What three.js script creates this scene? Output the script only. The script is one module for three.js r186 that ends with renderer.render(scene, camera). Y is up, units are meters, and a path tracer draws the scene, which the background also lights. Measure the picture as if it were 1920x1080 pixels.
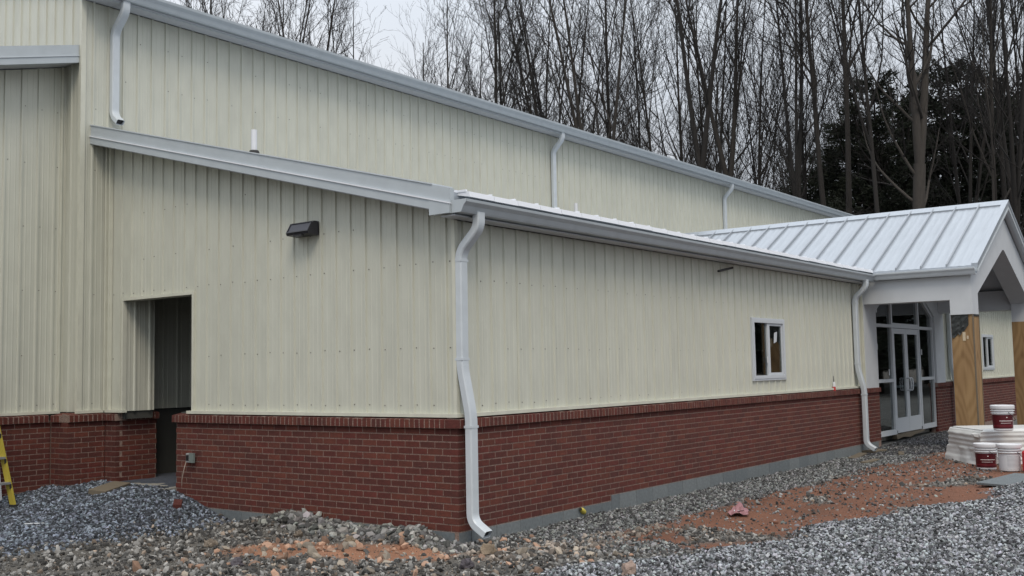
import * as THREE from 'three';
import { mergeGeometries } from 'three/addons/utils/BufferGeometryUtils.js';
import { RoundedBoxGeometry } from 'three/addons/geometries/RoundedBoxGeometry.js';

// ------------------------------------------------------------------ seeded random and noise
function rng(seed) { let a = seed >>> 0; return () => { a = (a + 0x6d2b79f5) | 0; let t = Math.imul(a ^ (a >>> 15), 1 | a); t = (t + Math.imul(t ^ (t >>> 7), 61 | t)) ^ t; return ((t ^ (t >>> 14)) >>> 0) / 4294967296; }; }
const R = rng(77);
const lerp = (a, b, t) => a + (b - a) * t, clamp = (x, a = 0, b = 1) => Math.min(b, Math.max(a, x));
const smooth = (a, b, x) => { const t = clamp((x - a) / (b - a)); return t * t * (3 - 2 * t); };
const hash = (x, y, s = 0) => { let h = Math.imul(x | 0, 374761393) ^ Math.imul(y | 0, 668265263) ^ Math.imul(s | 0, 974634533); h = Math.imul(h ^ (h >>> 13), 1274126177); return ((h ^ (h >>> 16)) >>> 0) / 4294967296; };
function vnoise(x, y, per = 0, s = 0) {
  const xi = Math.floor(x), yi = Math.floor(y), fx = x - xi, fy = y - yi, u = fx * fx * (3 - 2 * fx), v = fy * fy * (3 - 2 * fy);
  const m = (a) => (per ? ((a % per) + per) % per : a);
  return lerp(lerp(hash(m(xi), m(yi), s), hash(m(xi + 1), m(yi), s), u), lerp(hash(m(xi), m(yi + 1), s), hash(m(xi + 1), m(yi + 1), s), u), v);
}
function fbm(x, y, oct = 4, per = 0, s = 0) { let a = 0.5, t = 0, n = 0; for (let i = 0; i < oct; i++) { t += a * vnoise(x, y, per, s + i); n += a; a *= 0.5; x *= 2; y *= 2; per *= 2; } return t / n; }

// ------------------------------------------------------------------ camera, sky, sun, exposure
const scene = new THREE.Scene();
const camera = new THREE.PerspectiveCamera(30.664, 16 / 9, 0.1, 900);
camera.position.set(-8.043, 1.58, 6.739);
{
  const r = new THREE.Vector3(0.60093634, -0.01920892, 0.79906604), u = new THREE.Vector3(-0.05093715, 0.99675877, 0.0622685), f = new THREE.Vector3(0.79767219, 0.07812155, -0.59801012);
  camera.quaternion.setFromRotationMatrix(new THREE.Matrix4().makeBasis(r, u, f.clone().negate()));
}
const CAM = camera.position.clone(), CF = 1969.6;
camera.updateMatrixWorld();
const camR = new THREE.Vector3(), camU = new THREE.Vector3(), camB = new THREE.Vector3();
camera.matrixWorld.extractBasis(camR, camU, camB);
const bearing = (px, dist) => { const d = camB.clone().negate().addScaledVector(camR, (px - 960) / CF); d.y = 0; d.normalize(); return [CAM.x + d.x * dist, CAM.z + d.z * dist]; };

const renderer = new THREE.WebGLRenderer({ antialias: true });
renderer.toneMapping = THREE.LinearToneMapping;
renderer.toneMappingExposure = 1.52;
renderer.shadowMap.enabled = true;
renderer.shadowMap.type = THREE.PCFSoftShadowMap;

{ // overcast sky: brightest overhead, soft grey cloud
  const W = 1024, H = 512, data = new Float32Array(W * H * 4);
  for (let j = 0; j < H; j++) {
    const el = ((j + 0.5) / H - 0.5) * Math.PI, sy = Math.sin(el), cy = Math.cos(el);
    for (let i = 0; i < W; i++) {
      const az = ((i + 0.5) / W - 0.5) * 2 * Math.PI, dx = Math.cos(az) * cy, dz = Math.sin(az) * cy;
      let L, c;
      if (sy > -0.02) {
        const y = Math.max(sy, 0), k = 1 / (y + 0.22), n = fbm(dx * k * 1.3 + 40, dz * k * 1.3 + 40, 5), n2 = fbm(dx * k * 0.5 + 9, dz * k * 0.5 + 70, 3);
        L = 1.12 * (1 + 2.3 * y) / 3.3 * (0.80 + 0.40 * n * 0.6 + 0.32 * n2 * 0.5) * 1.0;
        const w = clamp((n - 0.38) * 1.6);
        c = [lerp(0.90, 0.975, w), lerp(0.965, 0.99, w), lerp(1.06, 1.02, w)];
      } else { L = 0.12; c = [1, 0.97, 0.92]; }
      const o = (j * W + i) * 4;
      data[o] = L * c[0]; data[o + 1] = L * c[1]; data[o + 2] = L * c[2]; data[o + 3] = 1;
    }
  }
  const t = new THREE.DataTexture(data, W, H, THREE.RGBAFormat, THREE.FloatType);
  t.mapping = THREE.EquirectangularReflectionMapping; t.magFilter = t.minFilter = THREE.LinearFilter; t.wrapS = THREE.RepeatWrapping; t.needsUpdate = true;
  scene.background = t; scene.environment = t;
}
const sun = new THREE.DirectionalLight(0xfff1dd, 1.05);
sun.position.set(4 - 33, 60, -2 + 33); sun.target.position.set(4, 0, -2);
sun.castShadow = true; sun.shadow.radius = 42; sun.shadow.mapSize.set(2048, 2048);
Object.assign(sun.shadow.camera, { left: -45, right: 45, top: 45, bottom: -45, near: 1, far: 200 });
scene.add(sun, sun.target);

// ------------------------------------------------------------------ textures
function dataTex(n, fn, srgb = false, m = n) {
  const d = new Uint8Array(n * m * 4);
  for (let y = 0; y < m; y++) for (let x = 0; x < n; x++) { const c = fn(x / n, y / m), o = (y * n + x) * 4, v = Array.isArray(c) ? c : [c, c, c]; for (let k = 0; k < 3; k++) d[o + k] = clamp(v[k]) * 255; d[o + 3] = 255; }
  const t = new THREE.DataTexture(d, n, m); t.wrapS = t.wrapT = THREE.RepeatWrapping; t.magFilter = THREE.LinearFilter; t.minFilter = THREE.LinearMipmapLinearFilter; t.generateMipmaps = true;
  if (srgb) t.colorSpace = THREE.SRGBColorSpace; t.needsUpdate = true; return t;
}
const rep = (t, su, sv = su) => { const c = t.clone(); c.repeat.set(1 / su, 1 / sv); c.needsUpdate = true; return c; };
const paintMap = dataTex(256, (u, v) => 0.86 + 0.14 * fbm(u * 8, v * 8, 4, 8, 3) - 0.05 * Math.pow(fbm(u * 32, v * 4, 3, 0, 8), 2) * (vnoise(u * 6, v * 6, 6, 5) > 0.6 ? 1 : 0));
const brickMap = dataTex(512, (u, v) => {
  const g = fbm(u * 40, v * 40, 4, 40, 11), b = fbm(u * 10, v * 14, 3, 0, 17), sm = smooth(0.70, 0.80, fbm(u * 22, v * 30, 3, 0, 23));
  const k = 0.62 + 0.42 * g + 0.22 * (b - 0.5);
  return [k + sm * 0.30, k + sm * 0.32 - 0.02 * b, k + sm * 0.32];
});
const grainMap = dataTex(256, (u, v) => fbm(u * 48, v * 48, 3, 48, 31));
const blockMap = dataTex(256, (u, v) => 0.66 + 0.34 * fbm(u * 24, v * 24, 4, 24, 41) - 0.12 * smooth(0.6, 0.75, fbm(u * 5, v * 5, 3, 5, 43)));
const pebbleMap = (() => { // Voronoi pebbles, each with its own tone
  const N = 1024, K = 72, pts = [];
  for (let j = 0; j < K; j++) for (let i = 0; i < K; i++) pts.push([(i + hash(i, j, 1)) / K, (j + hash(i, j, 2)) / K, Math.pow(hash(i, j, 3), 1.5)]);
  return dataTex(N, (u, v) => {
    const ci = Math.floor(u * K), cj = Math.floor(v * K); let d1 = 9, d2 = 9, tone = 0;
    for (let b = -1; b <= 1; b++) for (let a = -1; a <= 1; a++) {
      const i = (ci + a + K) % K, j = (cj + b + K) % K, p = pts[j * K + i]; let dx = Math.abs(p[0] - u), dy = Math.abs(p[1] - v); dx = Math.min(dx, 1 - dx); dy = Math.min(dy, 1 - dy);
      const d = Math.hypot(dx, dy) * K; if (d < d1) { d2 = d1; d1 = d; tone = p[2]; } else if (d < d2) d2 = d;
    }
    return 0.50 + 0.5 * (0.35 + 0.65 * tone) * smooth(0.02, 0.25, d2 - d1);
  });
})();
const barkMap = dataTex(128, (u, v) => 0.62 + 0.38 * fbm(u * 12, v * 4, 4, 0, 51));
const plyMap = dataTex(256, (u, v) => { // plywood face: cathedral grain with knots
  let x = u - 0.5, y = v;
  let warp = 0; for (const [kx, ky, s] of [[0.06, 0.23, 0.07], [-0.05, 0.70, 0.08], [0.18, 0.5, 0.04], [-0.2, 0.9, 0.05]]) { const d = Math.hypot(x - kx, (y - ky) * 2.1); warp += s * 9 * Math.exp(-d * d / (s * s * 3)); }
  const f = Math.abs(x) * 9 * (1 + 0.4 * Math.sin(y * 9)) + 3 * Math.cos(y * 6.3 + x) + warp + 2.0 * fbm(u * 5, v * 3, 3, 0, 61);
  const g = 0.5 + 0.5 * Math.sin(f * 2.2), fine = fbm(u * 70, v * 5, 3, 0, 63), t = 0.6 * Math.pow(g, 1.5) + 0.4 * fine, kn = clamp(warp - 0.45);
  return [lerp(0.60, 0.51, t) - 0.16 * kn + 0.1 * (fbm(u * 3, v * 3, 3, 0, 66) - 0.5), lerp(0.49, 0.40, t) - 0.16 * kn + 0.1 * (fbm(u * 3, v * 3, 3, 0, 66) - 0.5), lerp(0.345, 0.26, t) - 0.12 * kn + 0.08 * (fbm(u * 3, v * 3, 3, 0, 66) - 0.5)];
}, true, 512);
const scuffMap = dataTex(256, (u, v) => 0.86 + 0.14 * fbm(u * 6, v * 6, 5, 6, 71));

// ------------------------------------------------------------------ materials
const lin = (r, g, b) => new THREE.Color().setRGB(r, g, b);
const mat = (c, rough = 0.7, extra = {}) => new THREE.MeshStandardMaterial({ color: c, roughness: rough, side: THREE.DoubleSide, ...extra });
const M = {
  siding: [0, 1, 2].map((i) => { const k = 1 - 0.018 * i; return mat(lin(0.560 * k, 0.566 * k, 0.488 * k), 0.42, { map: rep(paintMap, 1.4, 2.6) }); }),
  cream: mat(lin(0.60, 0.60, 0.51), 0.45, { map: rep(paintMap, 1, 1) }),
  trim: mat(lin(0.45, 0.495, 0.525), 0.38, { map: rep(scuffMap, 0.9) }),
  trimBright: mat(lin(0.56, 0.605, 0.64), 0.32, { map: rep(scuffMap, 0.6) }),
  hem: mat(lin(0.74, 0.76, 0.80), 0.35),
  seam: mat(lin(0.27, 0.295, 0.325), 0.4),
  roof: mat(lin(0.42, 0.46, 0.505), 0.34, { metalness: 0.3, map: rep(paintMap, 2.5, 0.3) }),
  soffit: mat(lin(0.50, 0.52, 0.55), 0.5),
  white: mat(lin(0.55, 0.575, 0.60), 0.55, { map: rep(scuffMap, 1.3) }),
  alu: mat(lin(0.52, 0.55, 0.58), 0.4),
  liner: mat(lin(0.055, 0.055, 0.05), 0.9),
  mortar: mat(lin(0.45, 0.315, 0.26), 0.95, { map: rep(grainMap, 0.25), bumpMap: rep(grainMap, 0.2), bumpScale: 0.004 }),
  block: [0, 1, 2].map((i) => mat(lin(0.155 + 0.02 * i, 0.175 + 0.02 * i, 0.185 + 0.018 * i), 0.95, { map: rep(blockMap, 0.5), bumpMap: rep(grainMap, 0.2), bumpScale: 0.003 })),
  concrete: mat(lin(0.30, 0.29, 0.26), 0.92, { map: rep(blockMap, 1.2), bumpMap: rep(grainMap, 0.3), bumpScale: 0.003 }),
  screw: mat(lin(0.15, 0.135, 0.12), 0.5, { metalness: 0.3 }),
  black: mat(lin(0.010, 0.010, 0.012), 0.45),
  bronze: mat(lin(0.022, 0.022, 0.028), 0.35),
  dark: mat(lin(0.02, 0.02, 0.02), 0.8),
  glass: new THREE.MeshPhysicalMaterial({ color: lin(0.62, 0.66, 0.66), roughness: 0.02, transmission: 1, thickness: 0, ior: 1.5, side: THREE.DoubleSide }),
  lens: new THREE.MeshPhysicalMaterial({ color: lin(0.030, 0.030, 0.042), roughness: 0.28, side: THREE.DoubleSide }),
  ply: mat(lin(1, 1, 1), 0.75, { map: plyMap }),
  lumber: mat(lin(0.17, 0.14, 0.10), 0.8, { map: rep(barkMap, 0.6, 0.1) }),
  bark: [0, 1, 2].map((i) => mat([lin(0.036, 0.031, 0.027), lin(0.026, 0.023, 0.021), lin(0.062, 0.054, 0.047)][i], 0.95, { map: rep(barkMap, 1, 1) })),
  twig: mat(lin(0.020, 0.0175, 0.0165), 0.95),
  needle: mat(lin(0.016, 0.022, 0.012), 0.9),
  plastic: mat(lin(0.64, 0.65, 0.67), 0.35),
  wrap: mat(lin(0.64, 0.645, 0.63), 0.32, { map: rep(scuffMap, 1.6) }),
  maroon: mat(lin(0.16, 0.012, 0.022), 0.4),
  red: mat(lin(0.48, 0.02, 0.025), 0.35),
  yellow: mat(lin(0.42, 0.34, 0.05), 0.5),
  galv: mat(lin(0.42, 0.43, 0.44), 0.35, { metalness: 0.5 }),
};
const brickTones = [[0.116, 0.0265, 0.0175], [0.104, 0.023, 0.0165], [0.140, 0.036, 0.022], [0.100, 0.025, 0.018], [0.122, 0.032, 0.020], [0.094, 0.025, 0.0185], [0.126, 0.027, 0.019]];
const bKit = { map: rep(brickMap, 0.9), bumpMap: rep(grainMap, 0.16), bumpScale: 0.003 };
M.brick = brickTones.map((c) => mat(lin(...c), 0.88, bKit));
M.brickMix = mat(lin(1, 1, 1), 0.88, { ...bKit, vertexColors: true });

// ------------------------------------------------------------------ geometry collector: flat faces, uv in metres
class G {
  constructor(colored = false) { this.p = []; this.n = []; this.u = []; this.c = colored ? [] : null; this.col = [1, 1, 1]; }
  tri(a, b, c) {
    const e = [b[0] - a[0], b[1] - a[1], b[2] - a[2]], f = [c[0] - a[0], c[1] - a[1], c[2] - a[2]];
    let n = [e[1] * f[2] - e[2] * f[1], e[2] * f[0] - e[0] * f[2], e[0] * f[1] - e[1] * f[0]]; const l = Math.hypot(...n); if (l < 1e-12) return; n = n.map((x) => x / l);
    const ax = Math.abs(n[0]), ay = Math.abs(n[1]), az = Math.abs(n[2]);
    for (const q of [a, b, c]) { this.p.push(q[0], q[1], q[2]); this.n.push(n[0], n[1], n[2]); if (ay >= ax && ay >= az) this.u.push(q[0], q[2]); else if (ax >= az) this.u.push(q[2], q[1]); else this.u.push(q[0], q[1]); if (this.c) this.c.push(...this.col); }
  }
  quad(a, b, c, d) { this.tri(a, b, c); this.tri(a, c, d); }
  hexa(v) { // v: 8 corners, 0-3 bottom ring (counter-clockwise from above), 4-7 top ring
    const [a, b, c, d, e, f, g, h] = v; this.quad(a, d, c, b); this.quad(e, f, g, h); this.quad(a, b, f, e); this.quad(b, c, g, f); this.quad(c, d, h, g); this.quad(d, a, e, h); return this;
  }
  box(x0, y0, z0, x1, y1, z1) { if (x0 > x1) [x0, x1] = [x1, x0]; if (y0 > y1) [y0, y1] = [y1, y0]; if (z0 > z1) [z0, z1] = [z1, z0]; return this.hexa([[x0, y0, z1], [x1, y0, z1], [x1, y0, z0], [x0, y0, z0], [x0, y1, z1], [x1, y1, z1], [x1, y1, z0], [x0, y1, z0]]); }
  prism(poly, f0, f1, holes = []) { // poly: [a, b] pairs; f0 and f1 place both ends
    for (const ring of [poly, ...holes]) for (let i = 0; i < ring.length; i++) { const a = ring[i], b = ring[(i + 1) % ring.length]; this.quad(f0(a), f0(b), f1(b), f1(a)); }
    const V = (r) => r.map((q) => new THREE.Vector2(q[0], q[1])), all = [poly, ...holes].flat();
    for (const [a, b, c] of THREE.ShapeUtils.triangulateShape(V(poly), holes.map(V))) { this.tri(f0(all[a]), f0(all[c]), f0(all[b])); this.tri(f1(all[a]), f1(all[b]), f1(all[c])); }
    return this;
  }
  geo() {
    const g = new THREE.BufferGeometry(); g.setAttribute('position', new THREE.Float32BufferAttribute(this.p, 3)); g.setAttribute('normal', new THREE.Float32BufferAttribute(this.n, 3)); g.setAttribute('uv', new THREE.Float32BufferAttribute(this.u, 2));
    if (this.c) g.setAttribute('color', new THREE.Float32BufferAttribute(this.c, 3)); return g;
  }
}
function mesh(name, g, m, parent) { const o = new THREE.Mesh(g instanceof G ? g.geo() : g, m); o.name = name; o.castShadow = o.receiveShadow = true; (parent ?? scene).add(o); return o; }
const used = {};
const numbered = (n) => { const k = used[n] = (used[n] ?? -1) + 1; return k ? n + '_' + String(k).padStart(3, '0') : n; };
function tag(o, label, category, group) { o.userData = { label, category }; if (group) o.userData.group = group; return o; }
function thing(name, label, category, pos = [0, 0, 0], turn = 0, group) { const o = new THREE.Group(); o.name = numbered(name); o.position.set(...pos); o.rotation.y = turn; scene.add(o); return tag(o, label, category, group); }
const single = (name, g, m, label, category, group) => tag(mesh(numbered(name), g, m), label, category, group);
const stuff = (o) => { o.userData.kind = 'stuff'; return o; };
function pathTube(pts, r, sides = 8) { return new THREE.TubeGeometry(new THREE.CatmullRomCurve3(pts.map((p) => new THREE.Vector3(...p))), pts.length * 6, r, sides, false); }

// ------------------------------------------------------------------ builders for the building
// rolled-rib wall sheets. dir 'x': wall along x facing +z; dir 'z': wall along z facing -x. at: plane of the pan.
const PITCH = 0.2286;
function siding(parent, { dir, at, s0, s1, y0, top, holes = [], phase = 0, sheet = 4 }) {
  const rel = [[-0.021, 0], [-0.012, 0.021], [0.010, 0.021], [0.016, 0], [0.065, 0], [0.071, 0.0028], [0.081, 0.0028], [0.087, 0], [0.1416, 0], [0.1476, 0.0028], [0.1576, 0.0028], [0.1636, 0]];
  const P = (s, y, d) => (dir === 'x' ? [s, y, at + d] : [at - d, y, s]);
  const prof = [];
  for (let k = Math.floor((s0 - phase) / PITCH) - 1; k * PITCH + phase < s1 + PITCH; k++) for (const [a, d] of rel) prof.push([k * PITCH + phase + a, d, k]);
  for (const q of prof) if (q[1] < 0.004) q[1] += (hash(Math.round(q[0] * 400), q[2], 77) - 0.5) * 0.0018;
  const dep = (s) => { for (let i = 0; i + 1 < prof.length; i++) if (prof[i + 1][0] >= s) { const [a, da] = prof[i], [b, db] = prof[i + 1]; return lerp(da, db, clamp((s - a) / (b - a))); } return 0; };
  let cuts = [s0, s1, ...prof.map((q) => q[0])]; for (const h of holes) cuts.push(h.s0, h.s1);
  cuts = [...new Set(cuts.filter((s) => s >= s0 - 1e-9 && s <= s1 + 1e-9).map((s) => Math.round(s * 1e5) / 1e5))].sort((a, b) => a - b);
  const sheets = new Map();
  for (let i = 0; i + 1 < cuts.length; i++) {
    const a = cuts[i], b = cuts[i + 1], m = (a + b) / 2; if (b - a < 1e-5) continue;
    const id = Math.floor((m - phase + 0.03) / (PITCH * sheet)); if (!sheets.has(id)) sheets.set(id, new G()); const g = sheets.get(id);
    let spans = [[y0, null]];
    for (const h of holes) if (m > h.s0 && m < h.s1) spans = [[y0, h.y0], [h.y1, null]].filter(([p, q]) => q === null || q > p + 1e-4);
    const da = dep(a), db = dep(b), lap = (((id % 2) + 2) % 2) * 0.0012;
    for (const [p, q] of spans) { const ta = q ?? top(a), tb = q ?? top(b); if (ta <= p && tb <= p) continue; g.quad(P(a, p, da + lap), P(b, p, db + lap), P(b, Math.max(tb, p), db + lap), P(a, Math.max(ta, p), da + lap)); }
  }
  for (const [id, g] of sheets) if (g.p.length) mesh('siding_panel', g, M.siding[((id * 7) % 3 + 3) % 3], parent);
}
function screwRow(g, dir, at, s0, s1, phase, yf, skip = 0.12) { // hex washer-head screws beside the ribs
  for (let k = Math.ceil((s0 - phase) / PITCH); k * PITCH + phase + 0.05 < s1; k++) {
    if (hash(k, Math.round(yf * 50), 5) < skip) continue;
    const s = k * PITCH + phase + 0.045 + (hash(k, 3, Math.round(yf * 31)) - 0.5) * 0.014, y = yf + (hash(k, 9, Math.round(yf * 17)) - 0.5) * 0.02, r = 0.0075, d = 0.006;
    const ring = (rr, dd) => [0, 1, 2, 3, 4, 5].map((i) => { const a = i * Math.PI / 3, u = s + Math.cos(a) * rr, v = y + Math.sin(a) * rr; return dir === 'x' ? [u, v, at + dd] : [at - dd, v, u]; });
    const o = ring(r, 0.0005), t = ring(r * 0.75, d);
    for (let i = 0; i < 6; i++) { const j = (i + 1) % 6; g.quad(o[i], o[j], t[j], t[i]); } for (let i = 1; i < 5; i++) g.tri(t[0], t[i], t[i + 1]);
  }
}
// brickwork: every brick is listed first; the largest in view become parts, the rest one part
const CH = 0.0677, BL = 0.2032, BH = 0.0555, J = 0.0118;
function brickRun({ dir, at, out = 1, s0, s1, y0, n, first = 0, start, cornerDepth, endFace }) { // s runs away from the start corner; at: outer face
  const list = [];
  for (let c = 0; c < n; c++) {
    const y = y0 + c * CH + J / 2; let s = s0 + (start ? start(c) : (c + first) % 2 ? 0 : -BL / 2), i = 0;
    while (s < s1 - 0.015) {
      const a = Math.max(s, s0), b = Math.min(s + BL - J, s1);
      if (b - a > 0.02) list.push({ dir, at, out, a, b, y, dep: i === 0 && cornerDepth ? 0.092 : 0.06, tone: Math.floor(R() * brickTones.length), push: (R() - 0.5) * 0.0024 });
      s += BL; i++;
    }
  }
  return list;
}
const bp = (b, s, y, d) => (b.dir === 'x' ? [s, y, b.at + b.out * d] : [b.at - b.out * d, y, -s * 1]); // dir 'z': s is distance towards -z
function brickHexa(b) { const o = b.push, q = (s, y, d) => bp(b, s, y, d); return [q(b.a, b.y, o), q(b.b, b.y, o), q(b.b, b.y, -b.dep), q(b.a, b.y, -b.dep), q(b.a, b.y + BH, o), q(b.b, b.y + BH, o), q(b.b, b.y + BH, -b.dep), q(b.a, b.y + BH, -b.dep)]; }
const brickGeos = new Map();
const pv = new THREE.Vector3();
function area(b) { const pr = [[b.a, b.y], [b.b, b.y], [b.b, b.y + BH], [b.a, b.y + BH]].map(([s, y]) => { pv.set(...bp(b, s, y, 0)).project(camera); return [pv.x, pv.y, pv.z]; }); let A = 0; for (let i = 0; i < 4; i++) { const p = pr[i], q = pr[(i + 1) % 4]; A += p[0] * q[1] - q[0] * p[1]; } const inside = pr.some((p) => Math.abs(p[0]) < 1 && Math.abs(p[1]) < 1 && p[2] < 1); return inside ? Math.abs(A) : 0; }
function layBricks(lists, limit = 300) { // lists: [parentMesh, bricks][]
  const all = lists.flatMap(([parent, l]) => l.map((b) => ({ b, parent, A: area(b) }))).sort((p, q) => q.A - p.A);
  const rest = new Map();
  all.forEach(({ b, parent, A }, i) => {
    if (i < limit && A > 4e-5) {
      const L = Math.round((b.b - b.a) * 1000) / 1000, v = Math.floor(R() * 5), key = [b.dir, b.out, L, b.dep, v].join();
      if (!brickGeos.has(key)) { const g = new G(), z = { ...b, at: 0, a: 0, b: L, y: 0, push: 0 }; g.hexa(brickHexa(z)); const geo = g.geo(), uv = geo.attributes.uv; for (let k = 0; k < uv.count; k++) uv.setXY(k, uv.getX(k) + v * 0.37, uv.getY(k) + v * 0.53); brickGeos.set(key, geo); }
      const o = mesh('brick', brickGeos.get(key), M.brick[b.tone], parent); o.position.set(...bp(b, b.a, b.y, b.push)); o.rotation.z = 0;
    } else { if (!rest.has(parent)) rest.set(parent, new G(true)); const g = rest.get(parent); g.col = brickTones[b.tone]; g.hexa(brickHexa(b)); }
  });
  for (const [parent, g] of rest) stuff(mesh('brickwork', g, M.brickMix, parent));
}
// sloped rowlock sill, one brick on edge after another; outward amount pr in front of the face
function sill(parent, { dir, at, out = 1, s0, s1, y0, asStuff, endMitre = 0 }) {
  const g0 = new G(true), n = Math.round((s1 - s0) / CH), w = (s1 - s0) / n, bed = new G();
  for (let i = 0; i < n; i++) {
    const g = asStuff ? g0 : new G(), a = s0 + i * w + 0.008, b = s0 + (i + 1) * w - 0.008, pr = 0.0395 + (R() - 0.5) * 0.004, ty = (R() - 0.5) * 0.004, sk = (R() - 0.5) * 0.006;
    const q = (s, y, d) => (dir === 'x' ? [s, y, at + out * d] : [at - out * d, y, -s]), t = Math.floor(R() * brickTones.length); g.col = brickTones[t];
    g.hexa([q(a, y0 + 0.002, pr), q(b, y0 + 0.002, pr), q(b, y0 + 0.004, -0.13), q(a, y0 + 0.004, -0.13), q(a + sk, y0 + 0.086 + ty, pr), q(b + sk, y0 + 0.086 + ty, pr), q(b, y0 + 0.116, -0.13), q(a, y0 + 0.116, -0.13)]);
    if (!asStuff) mesh('sill_brick', g, M.brick[t], parent);
  }
  if (asStuff) stuff(mesh('sill_bricks', g0, M.brickMix, parent));
  const q = (s, y, d) => (dir === 'x' ? [s, y, at + out * d] : [at - out * d, y, -s]);
  bed.hexa([q(s0, y0, 0.036), q(s1, y0, 0.036), q(s1, y0, -0.13), q(s0, y0, -0.13), q(s0, y0 + 0.086, 0.036), q(s1, y0 + 0.086, 0.036), q(s1, y0 + 0.112, -0.13), q(s0, y0 + 0.112, -0.13)]);
  mesh('mortar_bed', bed, M.mortar, parent);
}
function pipeRect(path, w, d, dirS = [1, 0, 0], bend = 0.09) { // rectangular downspout swept along a bent path, open at its end
  const P = path.map((p) => new THREE.Vector3(...p)), pts = [P[0]];
  for (let i = 1; i + 1 < P.length; i++) { const a = P[i - 1].clone().sub(P[i]), b = P[i + 1].clone().sub(P[i]), k = Math.min(bend, a.length() / 2.1, b.length() / 2.1), s = P[i].clone().addScaledVector(a.normalize(), k), e = P[i].clone().addScaledVector(b.normalize(), k); for (let t = 0; t <= 6; t++) { const u = t / 6; pts.push(s.clone().multiplyScalar((1 - u) ** 2).addScaledVector(P[i], 2 * u * (1 - u)).addScaledVector(e, u * u)); } }
  pts.push(P[P.length - 1]);
  const S0 = new THREE.Vector3(...dirS), c = 0.012, sec = (k) => { const a = w / 2 - k, b = d / 2 - k; return [[-a + c, -b], [a - c, -b], [a, -b + c], [a, b - c], [a - c, b], [-a + c, b], [-a, b - c], [-a, -b + c]]; };
  const ring = (k) => pts.map((p, i) => { const T = pts[Math.min(i + 1, pts.length - 1)].clone().sub(pts[Math.max(i - 1, 0)]).normalize(), S = S0.clone().addScaledVector(T, -S0.dot(T)).normalize(), N = T.clone().cross(S); return sec(k).map(([a, b]) => p.clone().addScaledVector(S, a).addScaledVector(N, b).toArray()); });
  const g = new G(), o = ring(0), q = ring(0.004), m = pts.length;
  for (let i = 0; i + 1 < m; i++) for (let j = 0; j < 8; j++) { const k = (j + 1) % 8; g.quad(o[i][j], o[i][k], o[i + 1][k], o[i + 1][j]); g.quad(q[i][j], q[i + 1][j], q[i + 1][k], q[i][k]); }
  for (let j = 0; j < 8; j++) { const k = (j + 1) % 8; g.quad(o[m - 1][j], o[m - 1][k], q[m - 1][k], q[m - 1][j]); g.quad(o[0][j], q[0][j], q[0][k], o[0][k]); }
  return g;
}
function downspout(parent, path, w = 0.105, d = 0.08, straps = []) {
  const o = mesh('downspout', pipeRect(path, w, d), M.trimBright, parent), g = new G();
  for (const [x, y, z] of straps) g.box(x - w / 2 - 0.0025, y - 0.012, z - d / 2 - 0.003, x + w / 2 + 0.0025, y + 0.012, z + d / 2 + 0.0025);
  if (straps.length) mesh('strap', g, M.trimBright, o);
  const e = path[path.length - 1], b = path[path.length - 2], T = new THREE.Vector3(e[0] - b[0], e[1] - b[1], e[2] - b[2]).normalize();
  const c = new THREE.Vector3(...e).addScaledVector(T, -0.03), S = new THREE.Vector3(1, 0, 0), N = T.clone().cross(S), k = new G(), v = (i, j) => c.clone().addScaledVector(S, i * (w / 2 - 0.006)).addScaledVector(N, j * (d / 2 - 0.006)).toArray();
  k.quad(v(-1, -1), v(1, -1), v(1, 1), v(-1, 1)); mesh('outlet_screen', k, M.black, o);
}
const gutterProfile = (o) => [[0.13, 0.125], [0.13, 0.0], [0.25, 0.0], [0.262, 0.018], [0.285, 0.062], [0.318, 0.098], [0.322, 0.125], [0.308, 0.128], [0.303, 0.106], [0.27, 0.07], [0.245, 0.02], [0.142, 0.012], [0.142, 0.125]].map(([a, b]) => [a + o, b]);

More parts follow.
